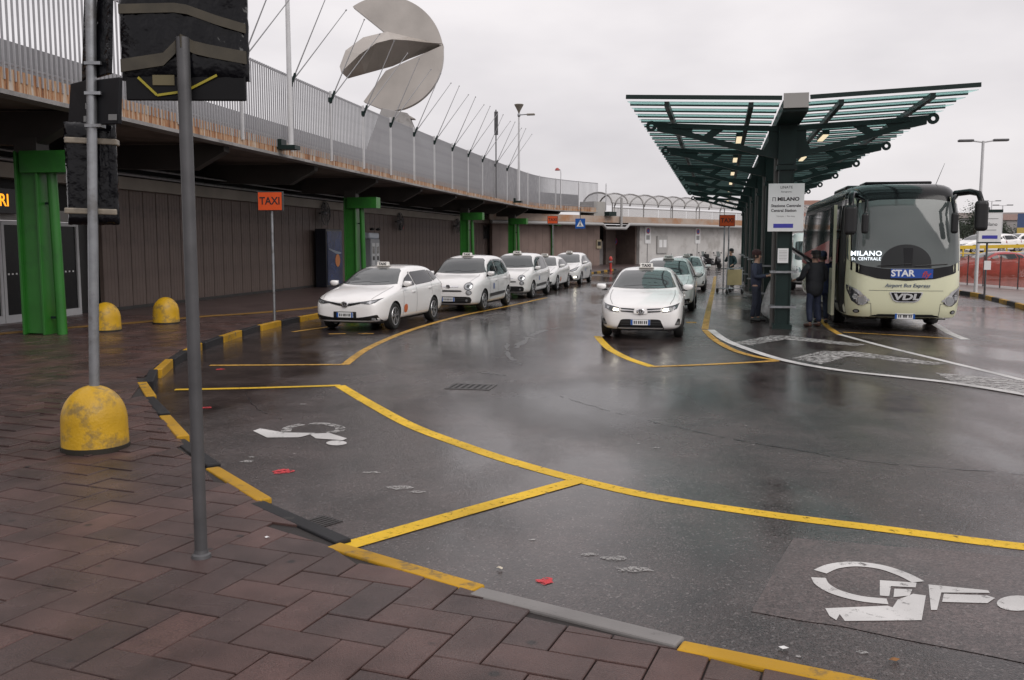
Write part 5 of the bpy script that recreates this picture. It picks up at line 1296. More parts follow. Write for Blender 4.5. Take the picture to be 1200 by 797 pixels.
    def emblem(z, r_=.065):
        h = bvh.ray_cast(Vector((0,-9,z)), Vector((0,1,0)))[0]
        Tm = Matrix.Translation((0,h.y-.024,z)) @ Matrix.Rotation(R(90),4,'X') @ Matrix.Diagonal((1.3,1,1,1))
        o = MB().lathe([(r_,-.006),(r_,.006),(r_*.8,.012),(r_*.74,.004),(0,.004)], 20, Tm).build('emblem', M_chr, t, smooth=40)
        MB().tube([(1.0*r_*.55*math.cos(R(a)),h.y-.034,z+.012+r_*.32*math.sin(R(a))) for a in range(0,361,30)], .006, 5).tube([(r_*.35*math.cos(R(a)),h.y-.036,z-.008+r_*.55*math.sin(R(a))) for a in range(0,361,30)], .006, 5).build('emblem_rings', M_black, o)
    def boxlamp(x, z, w_, h_, eps):
        pass
    if face == 'hatch':
        hl = [(.45,.585),(.60,.60),(.74,.66),(.79,.77),(.70,.735),(.44,.675)]
        both('headlamp', hl, M_lensd, .006); both('headlamp_reflector', [(.48,.60),(.60,.615),(.71,.665),(.70,.705),(.48,.655)], M_lens, .010)
        for x in (.62,-.62): disc('projector', x, .655, .042, M_glass, .014)
        if lit: both('lit_lamp', fillet([(.455,.605),(.57,.618),(.56,.665),(.455,.655)],2,.2), M_drl, .016)
        for z0 in (.645, .592): both('grille_slot', [(.12,z0-.018),(.40,z0+.004),(.43,z0+.028),(.12,z0+.012)], M_black, .006)
        both('grille_trim', [(.12,.614),(.42,.642),(.42,.648),(.12,.622)], M_chr, .010)
        dec('emblem_surround', fillet([(-.15,.55),(.15,.55),(.13,.665),(-.13,.665)],3,.3), 'F', M_carw, None, .016); emblem(.60)
        dec('lower_grille', fillet([(-.50,.22),(.50,.22),(.40,.44),(-.40,.44)],3,.12), 'F', M_black, None, .006)
        for k in range(3): dec('grille_bar', [(-.42,.275+k*.05),(.42,.275+k*.05),(.42,.283+k*.05),(-.42,.283+k*.05)], 'F', M_seam, None, .010)
        dec('bumper_chrome', fillet([(-.50,.20),(.50,.20),(.49,.222),(-.49,.222)],2,.2), 'F', M_chr, None, .014)
        both('fog_lamp_pocket', [(.70,.32),(.80,.31),(.80,.44),(.76,.455)], M_black, .006)
        for x in (.755,-.755): disc('fog_lamp', x, .36, .034, M_lens, .010)
        plate(.375)
    elif face == 'wagon':
        both('headlamp', [(.38,.655),(.56,.635),(.70,.665),(.80,.77),(.68,.735),(.40,.69)], M_lensd, .006); both('headlamp_reflector', [(.52,.65),(.66,.668),(.73,.72),(.54,.69)], M_lens, .010)
        for x in (.60,-.60): disc('projector', x, .673, .032, M_rim, .013)
        both('grille_slot', [(.06,.585),(.16,.60),(.40,.657),(.40,.688),(.14,.650),(.06,.645)], M_black, .006); both('grille_trim', [(.10,.655),(.42,.690),(.42,.697),(.10,.664)], M_chr, .010)
        emblem(.628, .07)
        dec('lower_grille', fillet([(-.78,.24),(-.42,.22),(.42,.22),(.78,.24),(.74,.40),(.50,.355),(.30,.33),(-.30,.33),(-.50,.355),(-.74,.40)],2,.1), 'F', M_black, None, .006)
        for x in (.66,-.66): disc('fog_lamp', x, .30, .03, M_lens, .010)
        dec('plate_holder', fillet([(-.28,.315),(.28,.315),(.28,.465),(-.28,.465)],2,.05), 'F', M_black, None, .008); plate(.39)
        if lit: both('lit_lamp', [(.50,.655),(.62,.665),(.60,.70),(.50,.685)], M_drl, .016)
    elif face == 'mpv':
        for sg in (1,-1):
            disc('headlamp', sg*.60, .76, .115, M_lensd, .006, 1.15); disc('headlamp_reflector', sg*.60, .76, .095, M_lens, .010, 1.15); disc('projector', sg*.60, .76, .045, M_glass, .014)
            disc('lower_lamp', sg*.62, .575, .075, M_lensd, .006, 1.15); disc('lower_lamp_glass', sg*.62, .575, .058, M_lens, .010, 1.15)
        dec('chrome_bar', fillet([(-.32,.735),(.32,.735),(.32,.765),(-.32,.765)],2,.2), 'F', M_chr, None, .010); emblem(.755, .055)
        dec('upper_slot', fillet([(-.42,.60),(.42,.60),(.40,.645),(-.40,.645)],2,.2), 'F', M_black, None, .006)
        dec('lower_grille', fillet([(-.66,.265),(.66,.265),(.70,.36),(.66,.46),(-.66,.46),(-.70,.36)],3,.2), 'F', M_black, None, .006)
        for x in (.56,-.56): disc('fog_lamp', x, .35, .035, M_lens, .012)
        for k in range(3): dec('grille_bar', [(-.5,.30+k*.05),(.5,.30+k*.05),(.5,.31+k*.05),(-.5,.31+k*.05)], 'F', M_seam, None, .010)
        plate(.375)
    else:
        both('headlamp', [(.34,.66),(.60,.66),(.74,.72),(.80,.90),(.72,.86),(.50,.75)], M_lensd, .006); both('headlamp_reflector', [(.46,.675),(.60,.68),(.70,.73),(.74,.83),(.56,.74)], M_lens, .010)
        dec('grille_slot', fillet([(-.34,.665),(.34,.665),(.30,.70),(-.30,.70)],2,.2), 'F', M_black, None, .006); emblem(.72, .055)
        dec('lower_grille', fillet([(-.62,.25),(.62,.25),(.50,.50),(-.50,.50)],3,.12), 'F', M_black, None, .006); both('fog_lamp_pocket', [(.66,.32),(.78,.34),(.78,.46),(.68,.44)], M_black, .006)
        if lit: both('lit_lamp', fillet([(.62,.35),(.74,.36),(.74,.43),(.66,.42)],2,.2), M_drl, .014)
        plate(.42)
    # ---- wheels
    key = ('w', c['r'])
    if key not in _carmesh: _carmesh[key] = (tyre_mesh(c['r'], .20), rim_mesh(c['r'], .20))
    tm, rm_ = _carmesh[key]
    for s_ in c['ax']:
        for sg in (-1,1):
            wv = inst('wheel', tm, t, (sg*.765, s_-L/2, c['r']), (rnd.uniform(0,6),0,0) if sg > 0 else (rnd.uniform(0,6),0,math.pi)); link(bpy.data.objects.new('rim', rm_), wv)
    MB().box((0,0,.24),(1.4,L-.7,.12)).build('underbody', M_matte, t)
    if taxi:
        s_ = c['s'][8]+.18; zz_ = zi('zt', s_)+.005
        sg_ = MB().prism([(-.08,0),(.08,0),(.045,.10),(-.045,.10)], -.145, .145, Matrix.Translation((0,y(s_),zz_+.01)) @ Matrix(((0,0,1,0),(1,0,0,0),(0,1,0,0),(0,0,0,1)))).build('roof_sign', mat('roof_sign_white', (.72,.70,.66), .35), t, bevel=.015)
        MB().box((0,y(s_),zz_+.005),(.34,.19,.02)).build('roof_sign_base', mat('sign_base_grey', (.4,.38,.35), .4), sg_)
        text('lettering', 'TAXI', .092, M_blkprint, sg_, face_M((0,y(s_)-.068,zz_+.06),(0,-.94,.34)), ext=.003, off=.003)
    MB().tube([(0,y(c['s'][11]-.25),zi('zt',c['s'][11]-.25)-.02),(0,y(c['s'][11]-.08),zi('zt',c['s'][11]-.25)+.16)], [.008,.004], 5).build('aerial', M_black, t)
    return t
def park(t, fr, heading, L):
    """front of the car at ground point fr, nose pointing back along heading (dx/dy)"""
    h = math.atan(heading); d_ = Vector((math.sin(h), math.cos(h), 0)); p = Vector((fr[0],fr[1],0))+d_*(L/2); t.location = (p.x,p.y,0); t.rotation_euler = (0,0,-h)
def side_front(px, py, heading, off=.80, ax=.9):
    """front centre from the contact point of the car's right hand (picture right) front wheel"""
    p = P(px, py); h = math.atan(heading); f_ = Vector((math.sin(h),math.cos(h),0)); r_ = Vector((math.cos(h),-math.sin(h),0))
    q = p-r_*off-f_*ax; return (q.x,q.y)
t = make_car('wagon','wagon','white estate taxi with an orange door badge, first in the rank by the kerb'); park(t, side_front(461,386,.275), .275, 4.56)
m1 = make_car('mpv','mpv','white tall rounded taxi parked right behind the estate taxi with the orange badge'); park(m1, side_front(566.5,364,.275), .275, 4.15)
m2 = dup(m1, (0,0,0), 0, 'white tall rounded taxi behind its twin, third in the rank along the kerb'); park(m2, side_front(623.5,349,.26), .26, 4.15)
t = make_car('hatch','wagon','white hatchback taxi, fourth in the rank between the rounded taxi and the lit one'); park(t, side_front(652,340,.25), .25, 4.28)
t = make_car('tall','tall','white high roofed taxi with lit low lamps at the far end of the kerb rank', lit=True); park(t, side_front(680,333.3,.25), .25, 4.6)
t = make_car('hatch','hatch','white hatchback taxi with lit headlamps leading the middle lane beside the canopy', lit=True); park(t, (P(749,398).x, P(749,398).y-.15), .195, 4.28)
t = make_car('tall','wagon','white taxi waiting directly behind the leading lit hatchback'); park(t, side_front(811,363.5,.225), .225, 4.6)
t = make_car('hatch','hatch','white hatchback taxi last in the middle lane, level with the scooter'); park(t, side_front(825,341,.225), .225, 4.28)
# cars on the raised car park and behind the netting
pk = make_car('hatch','wagon','white car parked on the raised car park behind the yellow rail', taxi=False, group='cars on the raised car park')
def terr(x, y): return 1.15+.6*min(1,max(0,(x-ra.x)/(rb.x+20-ra.x)))
first = True
for px, d, hd, lb in ((1146,68,70,'white car on the raised car park beside the bus mirror'),(1166,71,65,'white car on the raised car park behind the bus stop sign'),(1190,74,68,'white car on the raised car park below the billboard'),(1212,80,60,'white car on the raised car park past the billboard')):
    o = pk if first else dup(pk, (0,0,0), 0, lb); first = False; o['label'] = lb
    x = D(px,290,d).x; o.location = (x,d,terr(x,d)-.06); o.rotation_euler = (0,0,R(-hd))
M_carr = mat('red_car_paint', (.30,.02,.02), .25, coat=.8)
for px, d, lb in ((1158,50,'dark red car behind the red netting beside the bus stop sign'),(1199,52,'red car behind the red netting under the billboard')):
    o = dup(pk, (D(px,320,d).x,d,.13), R(-82), lb, 'cars behind the netting')
    for ch in o.children:
        if ch.name.startswith(('body','mirror','door_handle')):
            if ch.name.startswith('body'): ch.data = ch.data.copy(); ch.data.materials[0] = M_carr
# ------------------------------------------------------------------ coach
BL_, BHW = 12.2, 1.275
M_cream = mat('cream_coach_paint', (.64,.64,.45), .25, coat=.6, var=.03, vscale=1)
M_bblk = mat('coach_black', (.006,.006,.007), .14, spec=.35)
M_bgl = mat('coach_glass', (.095,.108,.106), .05, spec=.7)
M_bred = mat('coach_red', (.45,.03,.03), .3, coat=.5)
bus = thing('coach', 'cream coach with black roof waiting beside the canopy, city destination lit in the windscreen', 'bus', (0,0,0))
zl = [.27,.33,.50,.85,1.15,1.45,1.80,2.20,2.60,2.95,3.15,3.30,3.38,3.41]
fo = [.16,.07,.01,.0,.01,.04,.10,.19,.30,.42,.54,.74,1.02,1.5]
hw = [1.16,1.22,1.262,1.275,1.275,1.275,1.272,1.262,1.245,1.222,1.195,1.13,.98,.60]
ro = [.10,.05,.0,.0,.0,.0,.0,.01,.03,.06,.10,.2,.4,.8]
def plan(h, f, r):
    pts = []; y0 = -BL_/2+f; y1 = BL_/2-r; cr_ = .40; bul = .16
    n = 14
    for i in range(n+1):
        x = -h+2*h*i/n; u_ = abs(x)/h; y = y0+bul*u_**2+ (cr_*(max(0,(u_-.72)/.28))**2.6)
        pts.append((x,y))
    for k in range(1, 12): pts.append((h, y0+bul+cr_+(y1-.15-y0-bul-cr_)*k/11))
    for i in range(7): x = h-.12-(2*h-.24)*i/6; pts.append((x, y1))
    for k in range(11, 0, -1): pts.append((-h, y0+bul+cr_+(y1-.15-y0-bul-cr_)*k/11))
    return pts
vs = []; fs = []
for z, f, h, r_ in zip(zl, fo, hw, ro): pl = plan(h, f, r_); n = len(pl); vs += [(x,y,z) for x,y in pl]
for i in range(len(zl)-1):
    for k in range(n): fs.append((i*n+k,i*n+(k+1)%n,(i+1)*n+(k+1)%n,(i+1)*n+k))
fs += [tuple(range(n-1,-1,-1)), tuple((len(zl)-1)*n+k for k in range(n))]
o = MB().add(vs, fs).build('body', [M_cream, M_matte], None); sb = o.modifiers.new('s','SUBSURF'); sb.levels = 1; sb.render_levels = 1
me0 = evalmesh(o); bvh = BVHTree.FromPolygons([v.co.copy() for v in me0.vertices], [tuple(p.vertices) for p in me0.polygons])
cut = []; AXB = (-BL_/2+2.75, -BL_/2+8.9)
for ya in AXB:
    for sg in (-1,1):
        k = MB().lathe([(.60,-.25),(.60,.35)], 28, Matrix.Translation((sg*1.15,ya,.50)) @ Matrix.Rotation(R(90),4,'Y')).build('cut', [M_matte,M_matte]); cut.append(k)
        b = o.modifiers.new('b','BOOLEAN'); b.operation = 'DIFFERENCE'; b.object = k; b.solver = 'EXACT'; b.material_mode = 'TRANSFER'
mm = evalmesh(o)
for k in cut: bpy.data.objects.remove(k)
bpy.data.objects.remove(o); mm.shade_smooth(); mm.set_sharp_from_angle(angle=R(38)); mm.name = 'body'
# black roof and pillars by height
mm.materials.append(M_bblk)
for p in mm.polygons:
    if p.center.z > 3.03 and p.material_index == 0: p.material_index = 2
link(bpy.data.objects.new('body', mm), bus)
def bd(nm, poly, ax, m, eps=.005, res=.12, par=None): return mobj(nm, decal(bvh, poly, ax, eps, res), m, par or bus)
# windscreen, black band, dashboard
bd('windscreen_surround', fillet([(-1.262,1.46),(-1.0,1.33),(-.6,1.215),(0,1.17),(.6,1.215),(1.0,1.33),(1.262,1.46),(1.25,2.4),(1.22,3.02),(.6,3.10),(0,3.12),(-.6,3.10),(-1.22,3.02),(-1.25,2.4)],2,.12), 'F', M_bblk, .006)
wsn = bd('windscreen', fillet([(-1.21,1.62),(-.9,1.50),(-.5,1.44),(0,1.42),(.5,1.44),(.9,1.50),(1.21,1.62),(1.20,2.4),(1.165,2.90),(.6,2.985),(0,3.0),(-.6,2.985),(-1.165,2.90),(-1.20,2.4)],2,.12), 'F', M_bgl, .012)
bd('dashboard_hood', [(-.55,1.46)]+[( -.02+.53*math.cos(R(a)),1.55+.43*math.sin(R(a))) for a in range(170,9,-10)]+[(.51,1.46)], 'F', mat('dash_dark', (.022,.023,.024), .3, spec=.3), .016)
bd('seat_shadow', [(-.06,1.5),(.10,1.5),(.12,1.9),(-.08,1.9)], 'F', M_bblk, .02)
for x in (-.62,.15):
    pts = [bvh.ray_cast(Vector((x+.7*k/6,-9,1.50+.05*k/6)), Vector((0,1,0)))[0]+Vector((0,-.03,0)) for k in range(7)]
    MB().tube(pts, .014, 6).build('wiper', M_black, bus)
# lower face
def fy(x, z): return bvh.ray_cast(Vector((x,-9,z)), Vector((0,1,0)))[0].y
bd('lower_grille', fillet([(-.66,.40),(.66,.40),(.86,.30),(.80,.28),(-.80,.28),(-.86,.30)],2,.1), 'F', M_bblk, .006, .06)
bd('lower_intake', fillet([(-.62,.30),(.62,.30),(.60,.42),(-.60,.42)],2,.1), 'F', M_matte, .012, .06)
pl_ = MB().box((0,fy(0,.37)-.02,.375),(.42,.025,.12)).build('number_plate', M_wht, bus)
for sg in (-1,1): MB().box((sg*.19,fy(0,.37)-.035,.375),(.04,.004,.115)).build('blue_band', M_bluesgn, pl_)
for x in (-.13,-.09,-.03,.0,.03,.09,.13): MB().box((x,fy(0,.37)-.0355,.375),(.022,.003,.06)).build('character', M_blkprint, pl_)
bd('badge_frame', fillet([(-.36,.92),(.36,.92),(.27,.73),(.18,.69),(-.18,.69),(-.27,.73)],2,.08), 'F', M_chr, .010, .06)
bd('badge_panel', fillet([(-.325,.905),(.325,.905),(.25,.745),(.17,.712),(-.17,.712),(-.25,.745)],2,.08), 'F', M_bblk, .016, .06)
text('lettering', 'VDL', .19, mat('badge_silver', (.6,.6,.6), .25, metal=.8), bus, face_M((0,fy(0,.81)-.022,.808),(0,-1,.0)), ext=.006, off=.008, xs=1.55, shear=.15)
bd('panel_seam', [(-.78,.955),(.78,.955),(.78,.947),(-.78,.947)], 'F', M_seam, .003)
for sg in (1,-1):
    mi = (lambda p: p) if sg > 0 else mirror
    bd('headlamp', mi(fillet([(.78,.66),(.98,.60),(1.12,.70),(1.20,.92),(1.22,1.06),(.98,.90),(.88,.80)],2,.1)), 'F', M_lensd, .006, .06)
    bd('headlamp_trim', mi([(.76,.70),(.90,.74),(1.02,.90),(1.20,1.04),(1.215,1.07),(.96,.93),(.86,.80),(.76,.74)]), 'F', M_rim, .012, .05)
    for cx, cz, rr in ((.92,.73,.115),(1.06,.80,.06)):
        bd('headlamp_ring', [(sg*cx+rr*math.cos(R(a)),cz+rr*math.sin(R(a))) for a in range(0,360,20)], 'F', M_chr, .016, .05); bd('headlamp_lens', [(sg*cx+rr*.72*math.cos(R(a)),cz+rr*.72*math.sin(R(a))) for a in range(0,360,20)], 'F', M_lens, .022, .05)
    bd('fog_lamp', [(sg*1.02+.065*math.cos(R(a)),.47+.045*math.sin(R(a))) for a in range(0,360,20)], 'F', M_bblk, .006, .05); bd('fog_lamp_glass', [(sg*1.02+.04*math.cos(R(a)),.47+.03*math.sin(R(a))) for a in range(0,360,20)], 'F', M_lens, .012, .05)
    bd('bumper_seam', mi([(.70,.33),(.71,.33),(.735,.66),(.725,.66)]), 'F', M_seam, .003, .05); bd('bumper_seam', mi([(.73,.66),(.80,.665),(.80,.657),(.73,.652)]), 'F', M_seam, .003, .05)
# company sign and lettering
M_sblue = mat('logo_blue', (.02,.07,.33), .35); M_swh = mat('logo_white', (.75,.75,.78), .35)
y_ = fy(0,1.32)-.015
lg = MB().box((.10,y_,1.335),(.88,.012,.20)).build('logo_plate', M_sblue, bus)
text('lettering', 'STAR', .20, M_swh, lg, face_M((-.09,y_-.008,1.335),(0,-1,0)), ext=.002, off=.006, xs=1.05); text('lettering', 'fly', .19, M_bred, lg, face_M((.39,y_-.009,1.31),(0,-1,0)), ext=.002, off=.002, shear=.3)
text('lettering', 'Airport Bus Express', .115, mat('navy_letter', (.02,.05,.14), .4), bus, face_M((.02,fy(.02,1.07)-.006,1.065),(0,-1,0)), ext=.004, shear=.25, xs=1.0)
# led destination
M_led = mat('white_led', (.9,.95,1), .4, emit=(.85,.93,1), estr=1.1)
text('destination', 'MILANO', .155, M_led, bus, face_M((-.86,fy(-.86,1.75)-.035,1.775),(-.22,-1,.1)), ext=.004, off=.002, xs=1.1, space=1.06); text('destination', 'St. CENTRALE', .10, M_led, bus, face_M((-.86,fy(-.86,1.65)-.04,1.655),(-.22,-1,.1)), ext=.004, off=.0, xs=.95, space=1.08)
# sides: tall dark windows, red swoosh, seams
for ax in ('L','Rt'):
    for k in range(6):
        ya = -BL_/2+1.75+k*1.68; o = bd('side_window', fillet([(ya,1.62),(ya+1.62,1.62),(ya+1.62,2.92),(ya,2.92)],2,.06), ax, M_glass2, .006, .3)
    bd('window_band', [(-BL_/2+.75,1.56),(BL_/2-.2,1.56),(BL_/2-.25,3.04),(-BL_/2+1.05,3.04)], ax, M_bblk, .003, .4)
    bd('red_swoosh', [(-BL_/2+1.62,1.55),(-BL_/2+1.62,2.12),(-BL_/2+3.6,2.08),(BL_/2-.5,1.62),(BL_/2-.5,1.35),(-BL_/2+3.2,1.30)], ax, M_bred, .012, .3)
    for ya in np.arange(-BL_/2+3.6, -BL_/2+8.2, 1.45): bd('hatch_seam', [(ya,.4),(ya+.012,.4),(ya+.012,1.28),(ya,1.28)], ax, M_seam, .003, .3)
for ya in AXB:
    for sg in (-1,1):
        wv = MB().lathe([(.30,-.14),(.40,-.15),(.48,-.13),(.50,-.08),(.50,.08),(.48,.13),(.40,.15),(.30,.14)], 30, Matrix.Rotation(R(90),4,'Y')).build('wheel', M_rub, bus, smooth=40); wv.location = (sg*1.10,ya,.50)
        if sg < 0: wv.rotation_euler = (0,0,math.pi)
        MB().lathe([(.31,-.13),(.31,.12),(.27,.13),(.25,.03),(.12,.03),(.11,.10),(0,.11)], 24, Matrix.Rotation(R(90),4,'Y')).build('rim', M_rim, wv, smooth=40)
MB().box((0,.4,.32),(2.2,BL_-1.6,.2)).build('underbody', M_matte, bus)
# front mirrors on drooping arms
for sg in (-1,1):
    a = [(sg*1.05,-BL_/2+.62,3.12),(sg*1.28,-BL_/2+.25,3.14),(sg*1.38,-BL_/2-.05,3.08),(sg*1.43,-BL_/2-.12,2.88)] if sg > 0 else [(sg*1.05,-BL_/2+.62,3.12),(sg*1.20,-BL_/2+.2,3.12),(sg*1.26,-BL_/2-.15,3.02),(sg*1.27,-BL_/2-.22,2.8)]
    MB().tube(a, [.07,.07,.065,.06], 10).build('mirror_arm', M_bblk, bus, smooth=60)
    e = a[-1]; mr = MB().box((e[0],e[1],e[2]-.28),(.27,.20,.66)).build('mirror', M_black, bus, bevel=.08, seg=4)
    MB().box((e[0],e[1]+.105,e[2]-.28),(.2,.01,.5)).build('mirror_glass', M_chr, mr)
    # inner drooping wide angle mirror
    b = [(sg*1.02,-BL_/2+.40,3.05),(sg*.90,-BL_/2+.12,2.95),(sg*.93,-BL_/2+.0,2.65)]; xo = 0 if sg > 0 else 0
    MB().tube(b, [.05,.045,.035], 8).build('mirror_arm', M_bblk, bus, smooth=60); MB().box((b[-1][0],b[-1][1],b[-1][2]-.2),(.15,.12,.46)).build('mirror', M_black, bus, bevel=.05, seg=3)
# plug door swung out on the platform side, dark doorway behind it
bd('doorway', [(-BL_/2+.62,.38),(-BL_/2+1.50,.38),(-BL_/2+1.50,2.9),(-BL_/2+.95,2.9),(-BL_/2+.62,1.7)], 'L', M_matte, .008, .3)
dq = MB(); dx = -BHW-.11
dq.box((dx,-BL_/2+1.95,.83),(.06,.95,1.15)); dr = dq.build('door', M_cream, bus, bevel=.015)
MB().box((dx,-BL_/2+1.95,2.15),(.05,.95,1.5)).build('door_glass', M_glass2, dr, bevel=.01); MB().box((dx-.01,-BL_/2+1.46,1.6),(.07,.05,2.65)).build('door_edge', M_cream, dr); MB().box((dx-.04,-BL_/2+1.55,1.0),(.03,.05,.22)).build('door_handle', M_black, dr)
for z in (.6,2.3): MB().tube([(dx+.02,-BL_/2+1.9,z),(-BHW+.05,-BL_/2+1.4,z)], .03, 8).build('door_arm', M_dpole, dr)
# raised luggage flap with its strut
hq = MB(); hp = [(-BHW-.02,1.32),(-BHW-.98,1.92),(-BHW-1.0,1.87),(-BHW-.04,1.25)]
ya = -BL_/2+3.62
q = MB(); q.add([(x,ya,z) for x,z in hp]+[(x,ya+1.42,z) for x,z in hp], [(0,1,2,3),(7,6,5,4),(0,4,5,1),(1,5,6,2),(2,6,7,3),(3,7,4,0)], 0); fl_ = q.build('luggage_flap', M_bblk, bus)
MB().add([(-BHW-.02,ya+.01,1.34),(-BHW-.97,ya+.01,1.94),(-BHW-.97,ya+1.41,1.94),(-BHW-.02,ya+1.41,1.34)], [(0,1,2,3)]).build('flap_skin', M_bred, fl_)
bd('luggage_hold', [(ya,.45),(ya+1.42,.45),(ya+1.42,1.26),(ya,1.26)], 'L', M_matte, .006, .3)
MB().tube([(-BHW-.1,ya+.03,.9),(-BHW-.7,ya+.03,1.72)], .018, 6).build('flap_strut', M_galv, fl_)
# roof hatch and aerial
MB().box((0,-BL_/2+2.0,3.43),(1.5,.9,.07)).build('roof_hatch', M_bblk, bus, bevel=.03); MB().box((0,-BL_/2+5.5,3.46),(1.7,2.6,.16)).build('roof_unit', M_bblk, bus, bevel=.06)
MB().tube([(.75,-BL_/2+1.2,3.34),(.95,-BL_/2+1.3,3.85)], [.008,.004], 5).build('aerial', M_black, bus)
hB = math.atan(.224); pl0 = D(988, 380, 21.2); fB = Vector((math.sin(hB),math.cos(hB),0)); rB = Vector((math.cos(hB),-math.sin(hB),0))
pB = Vector((pl0.x,pl0.y,0))+rB*BHW+fB*(BL_/2-.32); bus.location = (pB.x,pB.y,0); bus.rotation_euler = (0,0,-hB)
# ------------------------------------------------------------------ white minibus behind the coach
vn = thing('white_van', 'white minibus standing behind the coach, its windscreen showing past the column', 'van', (0,0,0))
VL = 5.6; zl2 = [.28,.36,.6,1.0,1.25,1.6,2.0,2.3,2.45,2.5]; f2 = [.12,.03,.0,.06,.35,.75,1.15,1.45,1.7,2.0]; h2 = [.88,.95,.98,.98,.97,.94,.90,.86,.78,.6]
vs = []; fs = []
for z, f, h in zip(zl2, f2, h2):
    y0, y1 = -VL/2+f, VL/2-(.05 if z < 2.3 else .2); row = []
    for i in range(9): x = -h+2*h*i/8; row.append((x,y0+.25*(abs(x)/h)**3))
    row += [(h,y0+.25+(y1-y0-.3)*k/4) for k in range(1,5)]+[(h-.06,y1),(0,y1),(-h+.06,y1)]+[(-h,y0+.25+(y1-y0-.3)*k/4) for k in range(4,0,-1)]
    n = len(row); vs += [(x,y,z) for x,y in row]
for i in range(len(zl2)-1):
    for k in range(n): fs.append((i*n+k,i*n+(k+1)%n,(i+1)*n+(k+1)%n,(i+1)*n+k))
fs += [tuple(range(n-1,-1,-1)), tuple((len(zl2)-1)*n+k for k in range(n))]
o = MB().add(vs, fs).build('body', M_carw, vn, smooth=50); sb = o.modifiers.new('s','SUBSURF'); sb.levels = 1; sb.render_levels = 1
me0 = evalmesh(o); vb = BVHTree.FromPolygons([v.co.copy() for v in me0.vertices], [tuple(p.vertices) for p in me0.polygons])
def vd(nm, pg, ax, m, eps=.006, res=.15): return mobj(nm, decal(vb, pg, ax, eps, res), m, vn)
vd('windscreen', fillet([(-.84,1.30),(.84,1.30),(.76,2.1),(-.76,2.1)],2,.08), 'F', M_glass); vd('lower_grille', fillet([(-.6,.38),(.6,.38),(.55,.55),(-.55,.55)],2,.1), 'F', M_black); vd('grille', fillet([(-.4,.75),(.4,.75),(.36,.88),(-.36,.88)],2,.1), 'F', M_black)
for sg in (1,-1):
    pg = fillet([(.56,.78),(.86,.80),(.88,1.05),(.64,.98)],2,.1); vd('headlamp', pg if sg > 0 else mirror(pg), 'F', M_lens)
    MB().box((sg*1.1,-VL/2+1.2,1.45),(.2,.12,.36)).build('mirror', M_black, vn, bevel=.04)
for ax in ('L','Rt'):
    for a, b in ((-1.5,-.6),(-.5,.9),(1.0,2.5)): vd('side_window', fillet([(a,1.4),(b,1.4),(b,2.05),(a+(.3 if a<-1 else 0),2.05)],2,.08), ax, M_glass2)
for ya in (-VL/2+1.0, VL/2-1.1):
    for sg in (-1,1): wv = inst('wheel', tyre_mesh(.35,.22), vn, (sg*.86,ya,.35), (0,0,0 if sg > 0 else math.pi)); link(bpy.data.objects.new('rim', rim_mesh(.35,.22)), wv)
MB().box((0,0,.3),(1.5,VL-.8,.12)).build('underbody', M_matte, vn)
p = P(946, 341); park(vn, (p.x+.35,p.y), .224, VL)
# ------------------------------------------------------------------ people
M_skin = mat('skin', (.42,.25,.18), .5, var=.06, vscale=12); M_hair = mat('dark_hair', (.02,.015,.012), .6, bump=.4, bscale=60)
def skin_mesh(name, nodes_, edges, m, parent, root, sub=2):
    names = list(nodes_); me = bpy.data.meshes.new(name); me.from_pydata([nodes_[k][0] for k in names], [(names.index(a),names.index(b)) for a,b in edges], [])
    o = bpy.data.objects.new(name, me); COL.objects.link(o)
    sk = o.modifiers.new('skin','SKIN'); sk.use_smooth_shade = True
    if not me.skin_vertices: me.skin_vertices.new()
    for i, k in enumerate(names):
        r = nodes_[k][1]; me.skin_vertices[0].data[i].radius = r if isinstance(r, tuple) else (r,r)
        me.skin_vertices[0].data[i].use_root = (k == root)
    sb = o.modifiers.new('sub','SUBSURF'); sb.levels = sub; sb.render_levels = sub
    em = evalmesh(o); bpy.data.objects.remove(o)
    em.materials.clear(); em.materials.append(m); em.shade_smooth(); em.name = name
    return link(bpy.data.objects.new(name, em), parent)
